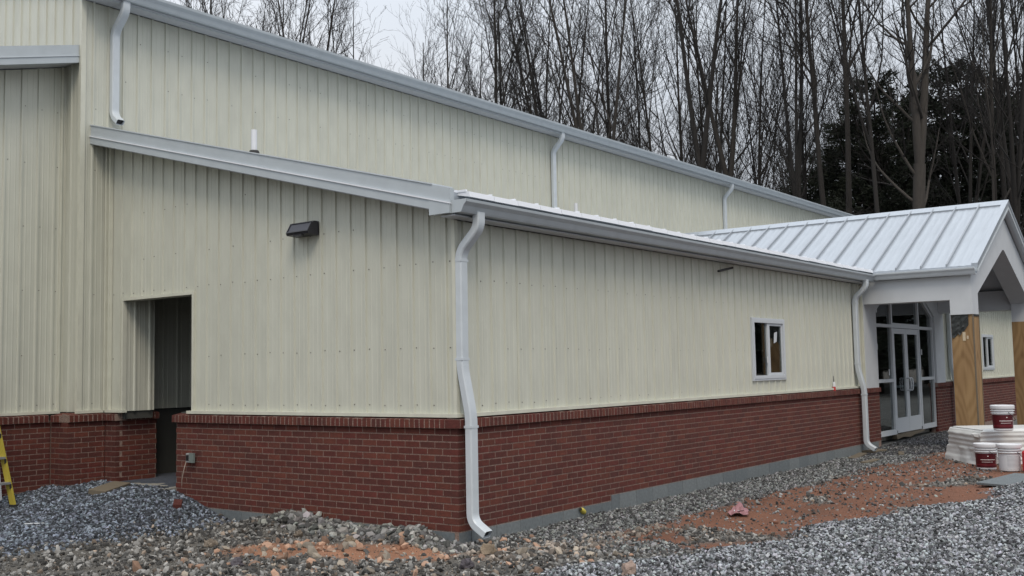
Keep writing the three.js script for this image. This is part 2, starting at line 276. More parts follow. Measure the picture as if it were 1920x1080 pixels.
// ================================================================== THE ANNEX (long low wing)
const EAVE = 3.11, ROOF0 = 3.33, SL = 0.255, roofY = (z) => ROOF0 + SL * (0.2 - z);   // 3 in 12 roof rising towards the hall
const annex = thing('metal_building', 'long low cream metal building wing with red brick base and open doorway', 'building');
const DOOR = { s0: -5.775, s1: -4.29, y0: 1.0, y1: 2.603 };
const WIN = { s0: 7.14, s1: 8.36, y0: 1.375, y1: 2.30 };
const WIN2 = { s0: 21.64, s1: 22.86, y0: 1.375, y1: 2.27 };
{ // structural walls behind the sheets (solid, dark inside)
  const g = new G();
  const wallX = (x0, x1, holes) => g.prism([[x0, 0], [x1, 0], [x1, EAVE - 0.01], [x0, EAVE - 0.01]], ([a, b]) => [a, b, -0.075], ([a, b]) => [a, b, -0.21], holes);
  const R4 = (h) => [[h.s0, h.y0], [h.s0, h.y1], [h.s1, h.y1], [h.s1, h.y0]];
  wallX(0.075, 12.3, [R4(WIN)]); wallX(17.75, 29.9, [R4(WIN2)]);
  g.prism([[-0.21, -0.1], [-4.58, -0.1], [-4.58, 1.14], [-4.31, 1.14], [-4.31, 2.62], [-5.80, 2.62], [-5.80, 1.035], [-6.2, 1.035], [-6.2, roofY(-6.2) - 0.14], [-0.21, roofY(-0.21) - 0.14]], ([a, b]) => [0.075, b, a], ([a, b]) => [0.21, b, a]);
  mesh('wall', g, M.liner, annex);
  const st = new G(); st.box(0.211, 1.035, -5.80, 0.495, 3.0, -6.18); mesh('wall', st, M.liner, annex);
  for (const a of [[1.9, 0.21, -0.25, 2.0, 3.0, -6.19], [6.6, 0.21, -1.9, 12.0, 3.0, -2.0], [9.9, 0.21, -0.22, 10.0, 3.0, -1.899], [12.3, 0.21, -3.0, 17.7, 3.3, -3.1], [12.2, 0.21, -0.22, 12.29, 3.3, -3.0], [17.71, 0.21, -0.22, 17.8, 3.3, -3.0]]) mesh('partition', new G().box(...a), M.liner, annex);
  for (const a of [[0.25, 3.0, -0.25, 1.89, 3.05, -6.19], [12.3, 3.301, -0.16, 17.7, 3.36, -3.0]]) mesh('ceiling', new G().box(...a), M.liner, annex);
}
siding(annex, { dir: 'x', at: -0.05, s0: -0.03 + 0.07, s1: 12.2, y0: 1.14, top: () => EAVE - 0.004, holes: [WIN], phase: 0.19 });
siding(annex, { dir: 'x', at: -0.05, s0: 17.8, s1: 29.9, y0: 1.14, top: () => EAVE - 0.004, holes: [WIN2], phase: 0.1 });
siding(annex, { dir: 'z', at: 0.05, s0: -6.2, s1: -0.04, y0: 1.14, top: (s) => Math.min(roofY(s) - 0.13, 99), holes: [{ ...DOOR }], phase: -0.155 });
siding(annex, { dir: 'x', at: -5.785, s0: 0.07, s1: 0.5, y0: 1.14, top: () => 2.7, phase: 0.2 });
{ // trims of the sheets
  const g = new G();
  g.box(0.012, 1.14, -0.055, 0.062, EAVE - 0.006, -0.012); // corner
  mesh('corner_trim', g, M.cream, annex);
  const b = new G(); b.box(-0.012, 1.122, 0.012, 12.2, 1.158, -0.06); b.box(17.8, 1.122, 0.012, 29.9, 1.158, -0.06); b.box(-0.012, 1.122, -0.061, 0.06, 1.158, -4.36); b.box(-0.012, 1.122, -5.74, 0.06, 1.158, -6.15);
  mesh('base_trim', b, M.cream, annex);
  const d = new G(); d.box(0.012, 1.118, DOOR.s1 + 0.035, 0.2, 2.64, DOOR.s1 - 0.003); d.box(0.012, 2.602, DOOR.s1 - 0.004, 0.2, 2.64, DOOR.s0 - 0.035); d.box(0.012, 1.144, DOOR.s0 + 0.003, 0.07, 2.60, DOOR.s0 - 0.035);
  mesh('door_trim', d, M.cream, annex);
  const c = new G(); for (const z of [-6.19, -6.10]) c.box(-0.01, 1.15, z, 0.04, roofY(z) - 0.14, z + 0.028); mesh('corner_trim', c, M.cream, annex);
  const s = new G();
  for (const y of [1.235, 1.81, 2.52]) screwRow(s, 'x', -0.05, 0.1, y > 2 ? 12.1 : 12.1, 0.19, y);
  for (const y of [1.235, 1.81, 2.52, 2.93]) screwRow(s, 'x', -0.05, 17.9, 29.8, 0.1, y, 0.5);
  for (const y of [1.235, 1.83]) { screwRow(s, 'z', 0.05, -4.2, -0.08, -0.155, y); screwRow(s, 'z', 0.05, -6.1, -5.85, -0.155, y, 0.4); }
  screwRow(s, 'z', 0.05, -6.1, -0.08, -0.155, 2.70); screwRow(s, 'z', 0.05, -5.6, -1.1, -0.155, 3.14, 0.3); screwRow(s, 'z', 0.05, -6.0, -3.2, -0.155, 3.75, 0.5);
  stuff(mesh('panel_screws', s, M.screw, annex));
}
{ // brick base
  const front = mesh('brick_base', new G().box(0.0035, -0.2, -0.0035, 12.965, 1.03, -0.16), M.mortar, annex);
  const end = mesh('brick_base', new G().box(0.0035, -0.2, -0.161, 0.16, 1.03, -4.572), M.mortar, annex);
  const pier = mesh('brick_base', new G().box(0.0035, 0.18, -5.9035, 0.615, 1.03, -6.14), M.mortar, annex);
  const far = mesh('brick_base', new G().box(17.035, -0.2, -0.0035, 29.9, 1.03, -0.16), M.mortar, annex);
  const ff = brickRun({ dir: 'x', at: 0, s0: 0, s1: 12.975, y0: 0, n: 15, start: (c) => (c % 2 ? 0.1016 : 0), cornerDepth: false });
  for (const b of ff) if (b.a < 0.001) b.dep = 0.092;
  const ef = brickRun({ dir: 'z', at: 0, s0: 0, s1: 4.58, y0: 0, n: 15, start: (c) => (c % 2 ? 0 : 0.1016) });
  for (const b of ef) if (b.a < 0.001) b.dep = 0.092; else if (b.a < 0.2) b.a = Math.max(b.a, 0.1016);
  // first bricks hold the corner: alternate courses show a header on the other side
  const pf = brickRun({ dir: 'z', at: 0, s0: 5.90, s1: 6.15, y0: 0.203, n: 12, start: (c) => (c % 2 ? 0 : -0.1) });
  const pa = brickRun({ dir: 'x', at: -5.90, s0: 0.062, s1: 0.625, y0: 0.203, n: 12, start: (c) => (c % 2 ? 0.04 : -0.06) });
  const fa = brickRun({ dir: 'x', at: 0, s0: 17.025, s1: 29.9, y0: 0, n: 15, start: (c) => (c % 2 ? 0 : -0.1) });
  const keep = ff.filter((b) => !(b.a > 2.85 && b.y < CH));
  layBricks([[front, keep], [end, ef], [pier, [...pf, ...pa]], [far, fa]]);
  sill(front, { dir: 'x', at: 0, s0: 0.0, s1: 9.0, y0: 1.0155 }); sill(front, { dir: 'x', at: 0, s0: 9.0, s1: 12.975, y0: 1.0155, asStuff: true });
  sill(end, { dir: 'z', at: 0, s0: 0.132, s1: 4.62, y0: 1.0155 });
  sill(pier, { dir: 'z', at: 0, s0: 5.862, s1: 6.11, y0: 1.0155 }); sill(pier, { dir: 'x', at: -5.9, s0: 0.14, s1: 0.64, y0: 1.0155 });
  sill(far, { dir: 'x', at: 0, s0: 17.025, s1: 29.9, y0: 1.0155, asStuff: true });
  // the sill brick that turns the corner
  const cg = new G(); cg.hexa([[-0.038, 1.0175, 0.038], [-0.003, 1.0175, 0.038], [-0.003, 1.0195, -0.128], [-0.038, 1.0175, -0.128], [-0.038, 1.1, 0.038], [-0.003, 1.1, 0.038], [-0.003, 1.106, -0.128], [-0.038, 1.1, -0.128]]); mesh('sill_brick', cg, M.brick[1], end);
  // block footing
  const foot = mesh('foundation', new G().box(0.03, -0.6, -0.03, 12.9, 0.0, -0.3), M.mortar, annex), foot2 = mesh('foundation', new G().box(0.03, -0.6, -0.31, 0.3, 0.0, -4.5), M.mortar, annex);
  mesh('foundation', new G().box(17.1, -0.6, -0.03, 29.9, 0.0, -0.3), M.mortar, annex);
  const up = new G();
  const block = (dir, a, b, y0, y1, parent) => { const f = 0.004 - R() * 0.004; const g = new G(); if (dir === 'x') g.box(a, y0, f, b, y1, -0.05); else g.box(-f, y0, -a, 0.05, y1, -b); mesh('concrete_block', g, M.block[Math.floor(R() * 3)], parent); };
  block('x', 0.004, 0.19, -0.21, -0.006, foot);
  for (let x = 0.2; x < 12.7; x += 0.4064) { const hi = x > 2.7; if (Math.abs(x - 2.64) < 0.21) { block('x', x, 2.846, -0.21, -0.006, foot); block('x', 2.852, x + 0.4, -0.21, CH - 0.006, foot); } else block('x', x, x + 0.4, -0.21, hi ? CH - 0.006 : -0.006, foot); }
  for (let s = 0.055; s < 4.3; s += 0.4064) block('z', s, s + 0.4, -0.21, -0.006, foot2);
}
{ // floor slab
  mesh('floor_slab', new G().box(-0.16, 0.0, -5.89, 0.21, 0.203, -4.6), M.concrete, annex);
  mesh('floor_slab', new G().box(0.22, 0.0, -6.1, 29.8, 0.2, -0.22), M.concrete, annex);
}
{ // roof, rake, eave
  const g = new G();
  g.prism([[0.1, roofY(0.1)], [-6.25, roofY(-6.25)], [-6.25, roofY(-6.25) - 0.1], [0.1, roofY(0.1) - 0.1]], ([a, b]) => [-0.19, b, a], ([a, b]) => [30.2, b, a]);
  const roof = mesh('roof', g, M.roof, annex);
  let i = 0;
  for (let x = -0.06; x < 12.15; x += 0.4064, i++) { // folded panel ends above the gutter
    const e = new G(), w = Math.min(0.398, 12.15 - x), dy = (R() - 0.5) * 0.008, t = (R() - 0.5) * 0.006;
    e.hexa([[x, 3.302 + dy, 0.255], [x + w, 3.302 + dy + t, 0.255], [x + w, 3.33, 0.09], [x, 3.33, 0.09], [x, 3.356 + dy, 0.245], [x + w, 3.356 + dy + t, 0.245], [x + w, 3.40, 0.0], [x, 3.40, 0.0]]);
    e.box(x - 0.006, 3.357 + dy, 0.21, x + 0.016, 3.38 + dy, 0.1);
    mesh('roof_panel', e, M.hem, roof);
  }
  const sf = new G(); sf.box(-0.18, EAVE, -0.018, 12.25, EAVE + 0.012, 0.16); sf.box(17.75, EAVE, -0.027, 30.1, EAVE + 0.012, 0.16); mesh('soffit', sf, M.soffit, annex);
  const fa = new G(); fa.box(-0.18, EAVE + 0.013, 0.112, 12.2, 3.27, 0.128); fa.box(17.8, EAVE + 0.013, 0.112, 30.1, 3.27, 0.128); mesh('fascia', fa, M.trim, annex);
  const gt = new G(), pr = gutterProfile(0); gt.prism(pr, ([a, b]) => [-0.195, 3.135 + b, a], ([a, b]) => [12.165, 3.135 + b, a]); gt.prism([[0.13, 0], [0.25, 0], [0.262, 0.018], [0.285, 0.062], [0.318, 0.098], [0.322, 0.125], [0.13, 0.125]], ([a, b]) => [-0.198, 3.135 + b, a], ([a, b]) => [-0.192, 3.135 + b, a]);
  mesh('gutter', gt, M.trim, annex);
  const g2 = new G(); g2.prism(pr, ([a, b]) => [17.84, 3.135 + b, a], ([a, b]) => [30.15, 3.135 + b, a]); mesh('gutter', g2, M.trimBright, annex);
  // rake: upper band, ledge, lower band
  const rk = (x0, x1, up, lo, z0, z1) => new G().prism([[z0, up], [z1, up], [z1, lo], [z0, lo]], ([a, b]) => [x0, roofY(a) + b, a], ([a, b]) => [x1, roofY(a) + b, a]);
  mesh('rake_trim', rk(-0.215, -0.15, 0.035, -0.108, 0.13, -6.235), M.trim, annex);
  mesh('rake_trim', rk(-0.236, -0.15, -0.1085, -0.122, 0.13, -6.235), M.hem, annex);
  mesh('rake_trim', rk(-0.224, -0.15, -0.1225, -0.215, -0.12, -6.235), M.trim, annex);
  mesh('rake_trim', rk(-0.2, 0.05, -0.2155, -0.225, -0.13, -6.2), M.soffit, annex);
  const re = new G(); re.prism([[0.125, 3.135], [-0.135, 3.135], [-0.135, roofY(-0.135) - 0.119], [0.125, roofY(0.125) - 0.119]], ([a, b]) => [-0.229, b, a], ([a, b]) => [-0.16, b, a]); mesh('rake_end_cap', re, M.trim, annex);
  const fl = new G(); fl.prism([[-0.1, 0.036], [-6.24, 0.036], [-6.24, 0.05], [-0.1, 0.05]], ([a, b]) => [-0.225, roofY(a) + b, a], ([a, b]) => [0.1, roofY(a) + b, a]); mesh('rake_trim', fl, M.trimBright, annex);
}
downspout(annex, [[0.1, 3.16, 0.235], [0.1, 3.01, 0.235], [0.075, 2.78, 0.02], [0.07, 1.62, 0.02], [0.09, 1.14, 0.105], [0.09, 0.10, 0.105], [0.09, -0.01, 0.29]], 0.115, 0.085, [[0.075, 2.69, 0.02], [0.07, 1.70, 0.02], [0.09, 1.03, 0.105]]);
downspout(annex, [[11.74, 3.16, 0.235], [11.74, 3.02, 0.235], [11.72, 2.82, 0.02], [11.72, 1.50, 0.02], [11.77, 1.10, 0.105], [11.77, 0.08, 0.105], [11.77, -0.02, 0.27]], 0.115, 0.085, [[11.72, 2.72, 0.02], [11.72, 1.58, 0.02], [11.77, 1.0, 0.105]]);
downspout(annex, [[18.3, 3.16, 0.235], [18.3, 3.02, 0.235], [18.3, 2.82, 0.02], [18.3, 1.50, 0.02], [18.3, 1.10, 0.105], [18.3, 0.08, 0.105], [18.3, -0.02, 0.27]], 0.115, 0.085);
function slidingWindow(w, label) {
  const f = new G(), z0 = -0.012, z1 = -0.10; const { s0, s1, y0, y1 } = w, t = 0.05;
  f.box(s0, y0, z0, s1, y0 + t, z1); f.box(s0, y1 - t, z0, s1, y1, z1); f.box(s0, y0 + t, z0, s0 + t, y1 - t, z1); f.box(s1 - t, y0 + t, z0, s1, y1 - t, z1);
  const o = mesh('window', f, M.alu, annex); if (label) o.userData.label = label;
  const fl = new G(); for (const [a, b, c, d] of [[s0 - 0.03, y0 - 0.03, s1 + 0.03, y0 - 0.001], [s0 - 0.03, y1 + 0.001, s1 + 0.03, y1 + 0.025], [s0 - 0.03, y0 - 0.001, s0 - 0.002, y1 + 0.001], [s1 + 0.002, y0 - 0.001, s1 + 0.03, y1 + 0.001]]) fl.box(a, b, -0.02, c, d, -0.06); mesh('frame', fl, M.alu, o);
  const m = (s0 + s1) / 2; mesh('mullion', new G().box(m - 0.04, y0 + t, -0.03, m + 0.03, y1 - t, -0.075), M.alu, o);
  const sash = new G(); for (const [a, b] of [[m + 0.031, s1 - t - 0.001]]) { sash.box(a, y0 + t + 0.001, -0.035, a + 0.03, y1 - t - 0.001, -0.06); sash.box(b - 0.035, y0 + t + 0.001, -0.035, b, y1 - t - 0.001, -0.06); sash.box(a + 0.03, y0 + t + 0.001, -0.035, b - 0.035, y0 + t + 0.04, -0.06); sash.box(a + 0.03, y1 - t - 0.04, -0.035, b - 0.035, y1 - t - 0.001, -0.06); } mesh('sash', sash, M.alu, o);
  mesh('pane', new G().box(s0 + t, y0 + t, -0.056, m - 0.04, y1 - t, -0.060), M.glass, o); mesh('pane', new G().box(m + 0.06, y0 + t + 0.04, -0.046, s1 - t - 0.035, y1 - t - 0.04, -0.050), M.glass, o);
  return o;
}
{
  const w = slidingWindow(WIN, 'white sliding window with two panes in the long front wall'); slidingWindow(WIN2, 'white sliding window of the wing beyond the porch');
  const st = new G(); st.quad([7.98, 1.93, -0.044], [8.10, 1.96, -0.044], [8.13, 2.12, -0.044], [8.01, 2.10, -0.044]); mesh('paper_sticker', st, M.white, w);
  mesh('latch', new G().box(7.66, 1.62, -0.025, 7.69, 1.72, -0.03), M.plastic, w);
  const st2 = new G(); st2.quad([7.22, 2.1, -0.054], [7.29, 2.1, -0.054], [7.29, 2.18, -0.054], [7.22, 2.18, -0.054]); mesh('paper_sticker', st2, M.white, w);
}
{ // vent pipes on the roof, and the rod below the soffit
  for (const [x, z, h] of [[1.24, -4.6, 0.34], [11.3, -5.95, 0.3]]) { const c = new THREE.CylinderGeometry(0.04, 0.04, h + 0.3, 16, 1, true); const o = mesh('vent_pipe', c, M.plastic, annex); o.position.set(x, roofY(z) + h / 2 - 0.1, z); const b = new THREE.CylinderGeometry(0.062, 0.09, 0.08, 16); mesh('pipe_boot', b, M.dark, o).position.y = -h / 2 + 0.16; }
  mesh('conduit_stub', pathTube([[6.45, 3.045, 0.0], [6.1, 2.995, 0.06], [5.72, 2.94, 0.12]], 0.017), M.dark, annex);
}

// ================================================================== ENTRANCE PORCH
const porch = thing('entrance_porch', 'white gabled entrance porch with bright standing seam metal roof on plywood wrapped posts', 'porch');
const XC = 15.0, ZF = 2.12;
{
  const back = new G(); // white wall round the glass front
  back.prism([[12.22, 1.1], [12.93, 1.1], [12.93, 2.62], [13.92, 3.12], [16.08, 3.12], [17.07, 2.62], [17.07, 1.1], [17.78, 1.1], [17.78, 3.25], [15, 4.62], [12.22, 3.25]], ([a, b]) => [a, b, 0.015], ([a, b]) => [a, b, -0.14]);
  mesh('wall', back, M.white, porch);
  const corner = new G(); corner.box(12.185, 1.14, 0.0, 12.219, 3.1, -0.045); corner.box(17.781, 1.14, 0.0, 17.82, 3.1, -0.045); mesh('corner_trim', corner, M.cream, porch);
  const beams = [[12.22, 12.62], [17.38, 17.78]];
  for (const [a, b] of beams) mesh('beam', new G().box(a, 2.715, 0.017, b, 3.15, 1.60), M.white, porch);
  const gable = new G();
  gable.prism([[12.22, 2.44], [12.68, 2.44], [12.69, 2.84], [14.93, 3.83], [15.07, 3.83], [17.31, 2.84], [17.32, 2.44], [17.78, 2.44], [17.78, 3.24], [15, 4.60], [12.22, 3.24]], ([a, b]) => [a, b, 1.985], ([a, b]) => [a, b, 1.601]);
  mesh('gable', gable, M.white, porch);
  const ceil = new G(); for (const s of [-1, 1]) ceil.prism([[XC + s * 2.55, 3.16], [XC, 4.40], [XC, 4.43], [XC + s * 2.55, 3.19]], ([a, b]) => [a, b, 0.02], ([a, b]) => [a, b, 1.6]); mesh('ceiling', ceil, M.white, porch);
  for (const [x0, lab] of [[12.25, 'plywood wrapped post with torn dark paper at its top'], [17.32, 'plywood wrapped post at the far side of the porch']]) {
    const c = new THREE.BoxGeometry(0.43, 2.42, 0.385), uv = c.attributes.uv; c.translate(x0 + 0.215, 1.23, 1.79);
    const o = mesh('post', c, M.ply, porch); o.userData.label = lab;
    const e = new G(); for (const [x, z] of [[x0 - 0.004, 1.988], [x0 + 0.412, 1.988]]) e.box(x, 0.02, z - 0.02, x + 0.022, 2.43, z + 0.003); mesh('corner_bead', e, M.lumber, o);
    if (x0 < 13) { // torn black building paper, a crumpled sheet at the top of the post
      const pg = new G(), P = []; for (let j = 0; j <= 8; j++) { P.push([]); for (let i = 0; i <= 8; i++) { const s = i / 8, t = j / 8, rag = t < 0.15 ? (hash(i, j, 3) * 0.1) : 0; P[j].push([x0 - 0.006 - 0.02 * hash(i, j, 1), 2.435 - (1 - t) * (0.36 - 0.2 * s * s + 0.07 * hash(i, 0, 8)) + rag * 0, 1.605 + s * 0.3]); } }
      for (let j = 0; j < 8; j++) for (let i = 0; i < 8; i++) pg.quad(P[j][i], P[j][i + 1], P[j + 1][i + 1], P[j + 1][i]);
      mesh('building_paper', pg, mat(lin(0.022, 0.026, 0.026), 0.6), porch);
      const p2 = new G(); p2.hexa([[x0 + 0.05, 2.405, 1.995], [x0 + 0.4, 2.41, 1.995], [x0 + 0.4, 2.41, 1.986], [x0 + 0.05, 2.405, 1.986], [x0 + 0.03, 2.44, 1.995], [x0 + 0.43, 2.445, 1.995], [x0 + 0.43, 2.445, 1.986], [x0 + 0.03, 2.44, 1.986]]); mesh('building_paper', p2, M.dark, porch);
      const tp = new G(); tp.box(x0 - 0.008, 1.96, 1.79, x0 - 0.002, 2.12, 1.84); tp.box(x0 - 0.008, 1.99, 1.86, x0 - 0.002, 2.05, 1.89); mesh('paint_patch', tp, mat(lin(0.5, 0.42, 0.3), 0.8), porch);
    }
  }
  // roof: two slopes, standing seam panels, ridge cap
  const RS = 0.515, ry = (x) => 3.36 + (XC - 12.22 - Math.abs(x - XC)) * RS + 0.0, base = new G();
  const valley = (x) => { const y = ry(x); return 0.2 - (y - ROOF0) / SL - 0.25; }; // where the slope meets the annex roof
  for (const s of [-1, 1]) { const xe = XC + s * 2.83; base.prism([[xe, ry(xe)], [XC, ry(XC)], [XC, ry(XC) - 0.09], [xe, ry(xe) - 0.09]], ([a, b]) => [a, b - 0.008, ZF - 0.02], ([a, b]) => [a, b - 0.008, -0.05 < 0 && a === XC ? valley(XC) : Math.min(0.2, valley(a))]); }
  const roof = mesh('roof', base, M.trim, porch);
  const PW = 0.457;
  for (const s of [-1, 1]) for (let k = 0; k < 17; k++) {
    const z1 = ZF - 0.075 - k * PW, z0 = z1 - PW + 0.004, xe = XC + s * 2.86, g = new G();
    // each panel runs from the eave (or the valley) to the ridge
    const xv = (z) => { if (z > 0.2) return xe; let lo = 0, hi = 2.86; for (let i = 0; i < 30; i++) { const m = (lo + hi) / 2; if (valley(XC + s * m) < z) lo = m; else hi = m; } return XC + s * lo; };
    const a1 = xv(z1), a0 = xv(z0); if (Math.abs(a1 - XC) < 0.1) continue;
    const b = XC + s * 0.03, wob = (R() - 0.5) * 0.003, q = (x, z, d) => [x, ry(x) + d, z];
    const n = 18; for (let i = 0; i < n; i++) { const u = i / n, v = (i + 1) / n, zz = (t) => lerp(z0, z1, t), xl = (t) => lerp(a0, a1, t), hgt = (t) => wob + 0.004 * Math.sin(t * Math.PI * 3) ** 4; g.quad(q(xl(u), zz(u), hgt(u)), q(xl(v), zz(v), hgt(v)), q(b, zz(v), hgt(v)), q(b, zz(u), hgt(u))); }
    const p = mesh('roof_panel', g, M.roof, roof);
    const sg = new G(); sg.prism([[a0, 0], [b, 0]].flatMap(([x]) => [[x, ry(x) + 0.0005], [x, ry(x) + 0.052]]).map((v, i, a) => [a[0], a[2], a[3], a[1]][i]), ([x, y]) => [x, y, z0 - 0.009], ([x, y]) => [x, y, z0 + 0.018]); mesh('seam', sg, M.seam, roof);
    if (z1 < 0.2 || k > 3) continue;
    mesh('roof_panel', new G().prism([[xe, ry(xe) - 0.045], [xe - s * 0.012, ry(xe) + 0.001], [xe, ry(xe) + 0.001], [xe + s * 0.004, ry(xe) - 0.04]], ([x, y]) => [x, y, z0], ([x, y]) => [x, y, z1]), M.roof, roof);
  }
  const rc = new G(), zb = valley(XC) + 0.1; rc.prism([[XC - 0.17, ry(XC - 0.17) + 0.035], [XC, ry(XC) + 0.06], [XC + 0.17, ry(XC + 0.17) + 0.035], [XC + 0.16, ry(XC + 0.16) + 0.03], [XC, ry(XC) + 0.03], [XC - 0.16, ry(XC - 0.16) + 0.03]], ([x, y]) => [x, y, zb], ([x, y]) => [x, y, ZF + 0.02]); mesh('ridge_cap', rc, M.roof, porch); for (const s of [-1, 1]) mesh('closure_strip', new G().prism([[XC + s * 0.165, ry(XC + 0.165) + 0.003], [XC + s * 0.13, ry(XC + 0.13) + 0.003], [XC + s * 0.13, ry(XC + 0.13) + 0.04], [XC + s * 0.165, ry(XC + 0.165) + 0.034]], ([x, y]) => [x, y, zb], ([x, y]) => [x, y, ZF - 0.1]), M.seam, porch);
  // rakes on the gable front: stepped trim
  for (const s of [-1, 1]) {
    const rk = (z0, z1, up, lo, x0 = 2.87) => new G().prism([[XC + s * x0, up], [XC, up], [XC, lo], [XC + s * x0, lo]], ([x, d]) => [x, ry(x) + d, z0], ([x, d]) => [x, ry(x) + d, z1]);
    mesh('rake_trim', rk(ZF + 0.018, ZF - 0.09, 0.045, -0.03), M.roof, porch); mesh('rake_trim', rk(ZF + 0.006, ZF - 0.05, -0.031, -0.10), M.trim, porch); mesh('rake_trim', rk(ZF + 0.012, ZF - 0.05, -0.101, -0.14, 2.82), M.trimBright, porch);
    mesh('soffit', new G().prism([[XC + s * 2.7, -0.125], [XC, -0.125], [XC, -0.115], [XC + s * 2.7, -0.115]], ([x, d]) => [x, ry(x) + d, 1.99], ([x, d]) => [x, ry(x) + d, ZF - 0.051]), M.white, porch);
    const pr = gutterProfile(-0.13).map(([a, b]) => [XC + s * (2.80 + a * 0.9), 3.155 + b]); mesh('gutter', new G().prism(pr, ([x, y]) => [x, y, 0.29], ([x, y]) => [x, y, ZF - 0.02]), M.trimBright, porch);
    mesh('fascia', new G().box(XC + s * 2.785, 3.16, 0.2, XC + s * 2.798, 3.3, ZF - 0.03), M.trim, porch);
  }
  const splash = new G(); splash.prism([[0, 0], [0.44, 0], [0.40, 0.06], [0.29, 0.075], [0.2, 0.062], [0.08, 0.078], [0.0, 0.07]], ([a, b]) => [12.15, 3.262 + b, 0.30 + a], ([a, b]) => [12.162, 3.262 + b, 0.30 + a]); mesh('splash_guard', splash, M.trimBright, porch);
}
{ // glass front and doors, set in the white wall
  const z0 = -0.03, z1 = -0.12, f = new G(), V = [12.945, 14.06, 15.96, 17.055], cy = (x) => (x < 15 ? Math.min(3.1, 2.61 + (x - 12.93) * 0.505) : Math.min(3.1, 2.61 + (17.07 - x) * 0.505));
  const bar = (xa, xb, ya, yb) => f.box(xa, ya, z0, xb, yb, z1);
  for (const [x, w] of [[V[0], 0.055], [V[1] - 0.03, 0.075], [V[2] - 0.03, 0.075], [V[3] - 0.055, 0.055]]) bar(x, x + w, 0.12, cy(x + (x < 15 ? 0 : w)) - 0.005);
  const H = (xa, xb, y, t) => bar(xa, xb, y, y + t);
  for (const [xa, xb] of [[V[0] + 0.056, V[1] - 0.031], [V[2] + 0.046, V[3] - 0.056]]) { H(xa, xb, 0.12, 0.10); H(xa, xb, 1.19, 0.065); H(xa, xb, 2.31, 0.065); }
  H(V[1] + 0.046, V[2] - 0.031, 2.31, 0.10);
  const fr = mesh('glass_front', f, M.alu, porch);
  const head = new G(); head.prism([[12.93, 2.62], [13.92, 3.12], [16.08, 3.12], [17.07, 2.62], [17.07, 2.56], [16.06, 3.06], [13.94, 3.06], [12.93, 2.56]], ([a, b]) => [a, b, z0 + 0.003], ([a, b]) => [a, b, z1]); mesh('frame_head', head, M.alu, fr);
  const pane = (pts) => mesh('pane', new G().prism(pts, ([a, b]) => [a, b, -0.072], ([a, b]) => [a, b, -0.078]), M.glass, fr);
  const rect = (a, b, c, d) => pane([[a, b], [c, b], [c, d], [a, d]]);
  for (const [xa, xb] of [[V[0] + 0.055, V[1] - 0.03], [V[2] + 0.045, V[3] - 0.055]]) { rect(xa, 0.22, xb, 1.19); rect(xa, 1.255, xb, 2.31); pane([[xa, 2.375], [xb, 2.375], [xb, cy(xb) - 0.05], [xa, cy(xa) - 0.05]]); }
  rect(V[1] + 0.045, 2.41, V[2] - 0.03, 3.06);
  const st = new G(); for (const [x, y] of [[13.2, 2.6], [13.15, 1.85], [13.85, 1.33], [16.2, 1.75]]) st.box(x, y, -0.066, x + 0.06, y + 0.12, -0.069); mesh('paper_sticker', st, M.white, fr);
  for (const [xa, xb, hx] of [[14.11, 15.0, 14.95], [15.006, 15.925, 15.06]]) {
    const d = new G(), b = (x0, x1, y0, y1) => d.box(x0, y0, -0.04, x1, y1, -0.09);
    b(xa, xa + 0.1, 0.135, 2.30); b(xb - 0.1, xb, 0.135, 2.30); b(xa + 0.1, xb - 0.1, 0.135, 0.44); b(xa + 0.1, xb - 0.1, 2.19, 2.30);
    const o = mesh('door', d, M.alu, porch); mesh('pane', new G().box(xa + 0.1, 0.44, -0.064, xb - 0.1, 2.19, -0.068), M.glass, o);
    const hb = hx < 15 ? hx - 0.02 : hx + 0.02; mesh('handle', pathTube([[hb, 1.0, -0.04], [hb, 1.0, 0.03], [hb, 1.05, 0.045], [hb, 1.2, 0.045], [hb, 1.25, 0.03], [hb, 1.25, -0.04]], 0.014), M.alu, o);
    mesh('push_bar', new G().box(xa + 0.1, 1.06, -0.095, xb - 0.1, 1.11, -0.14), M.alu, o);
    mesh('kick_hinge', new G().box(hx < 15 ? xa + 0.01 : xb - 0.04, 0.14, -0.03, hx < 15 ? xa + 0.04 : xb - 0.01, 0.19, -0.039), M.bronze, o);
  }
  const th = new G(); th.prism([[13.95, 0.11], [14.0, 0.02], [14.4, 0.05], [14.9, 0.02], [15.3, 0.06], [15.9, 0.085], [15.95, 0.118], [14.9, 0.118]], ([a, b]) => [a, b, 0.0], ([a, b]) => [a, b, -0.1]); mesh('threshold_board', th, M.lumber, porch);
}

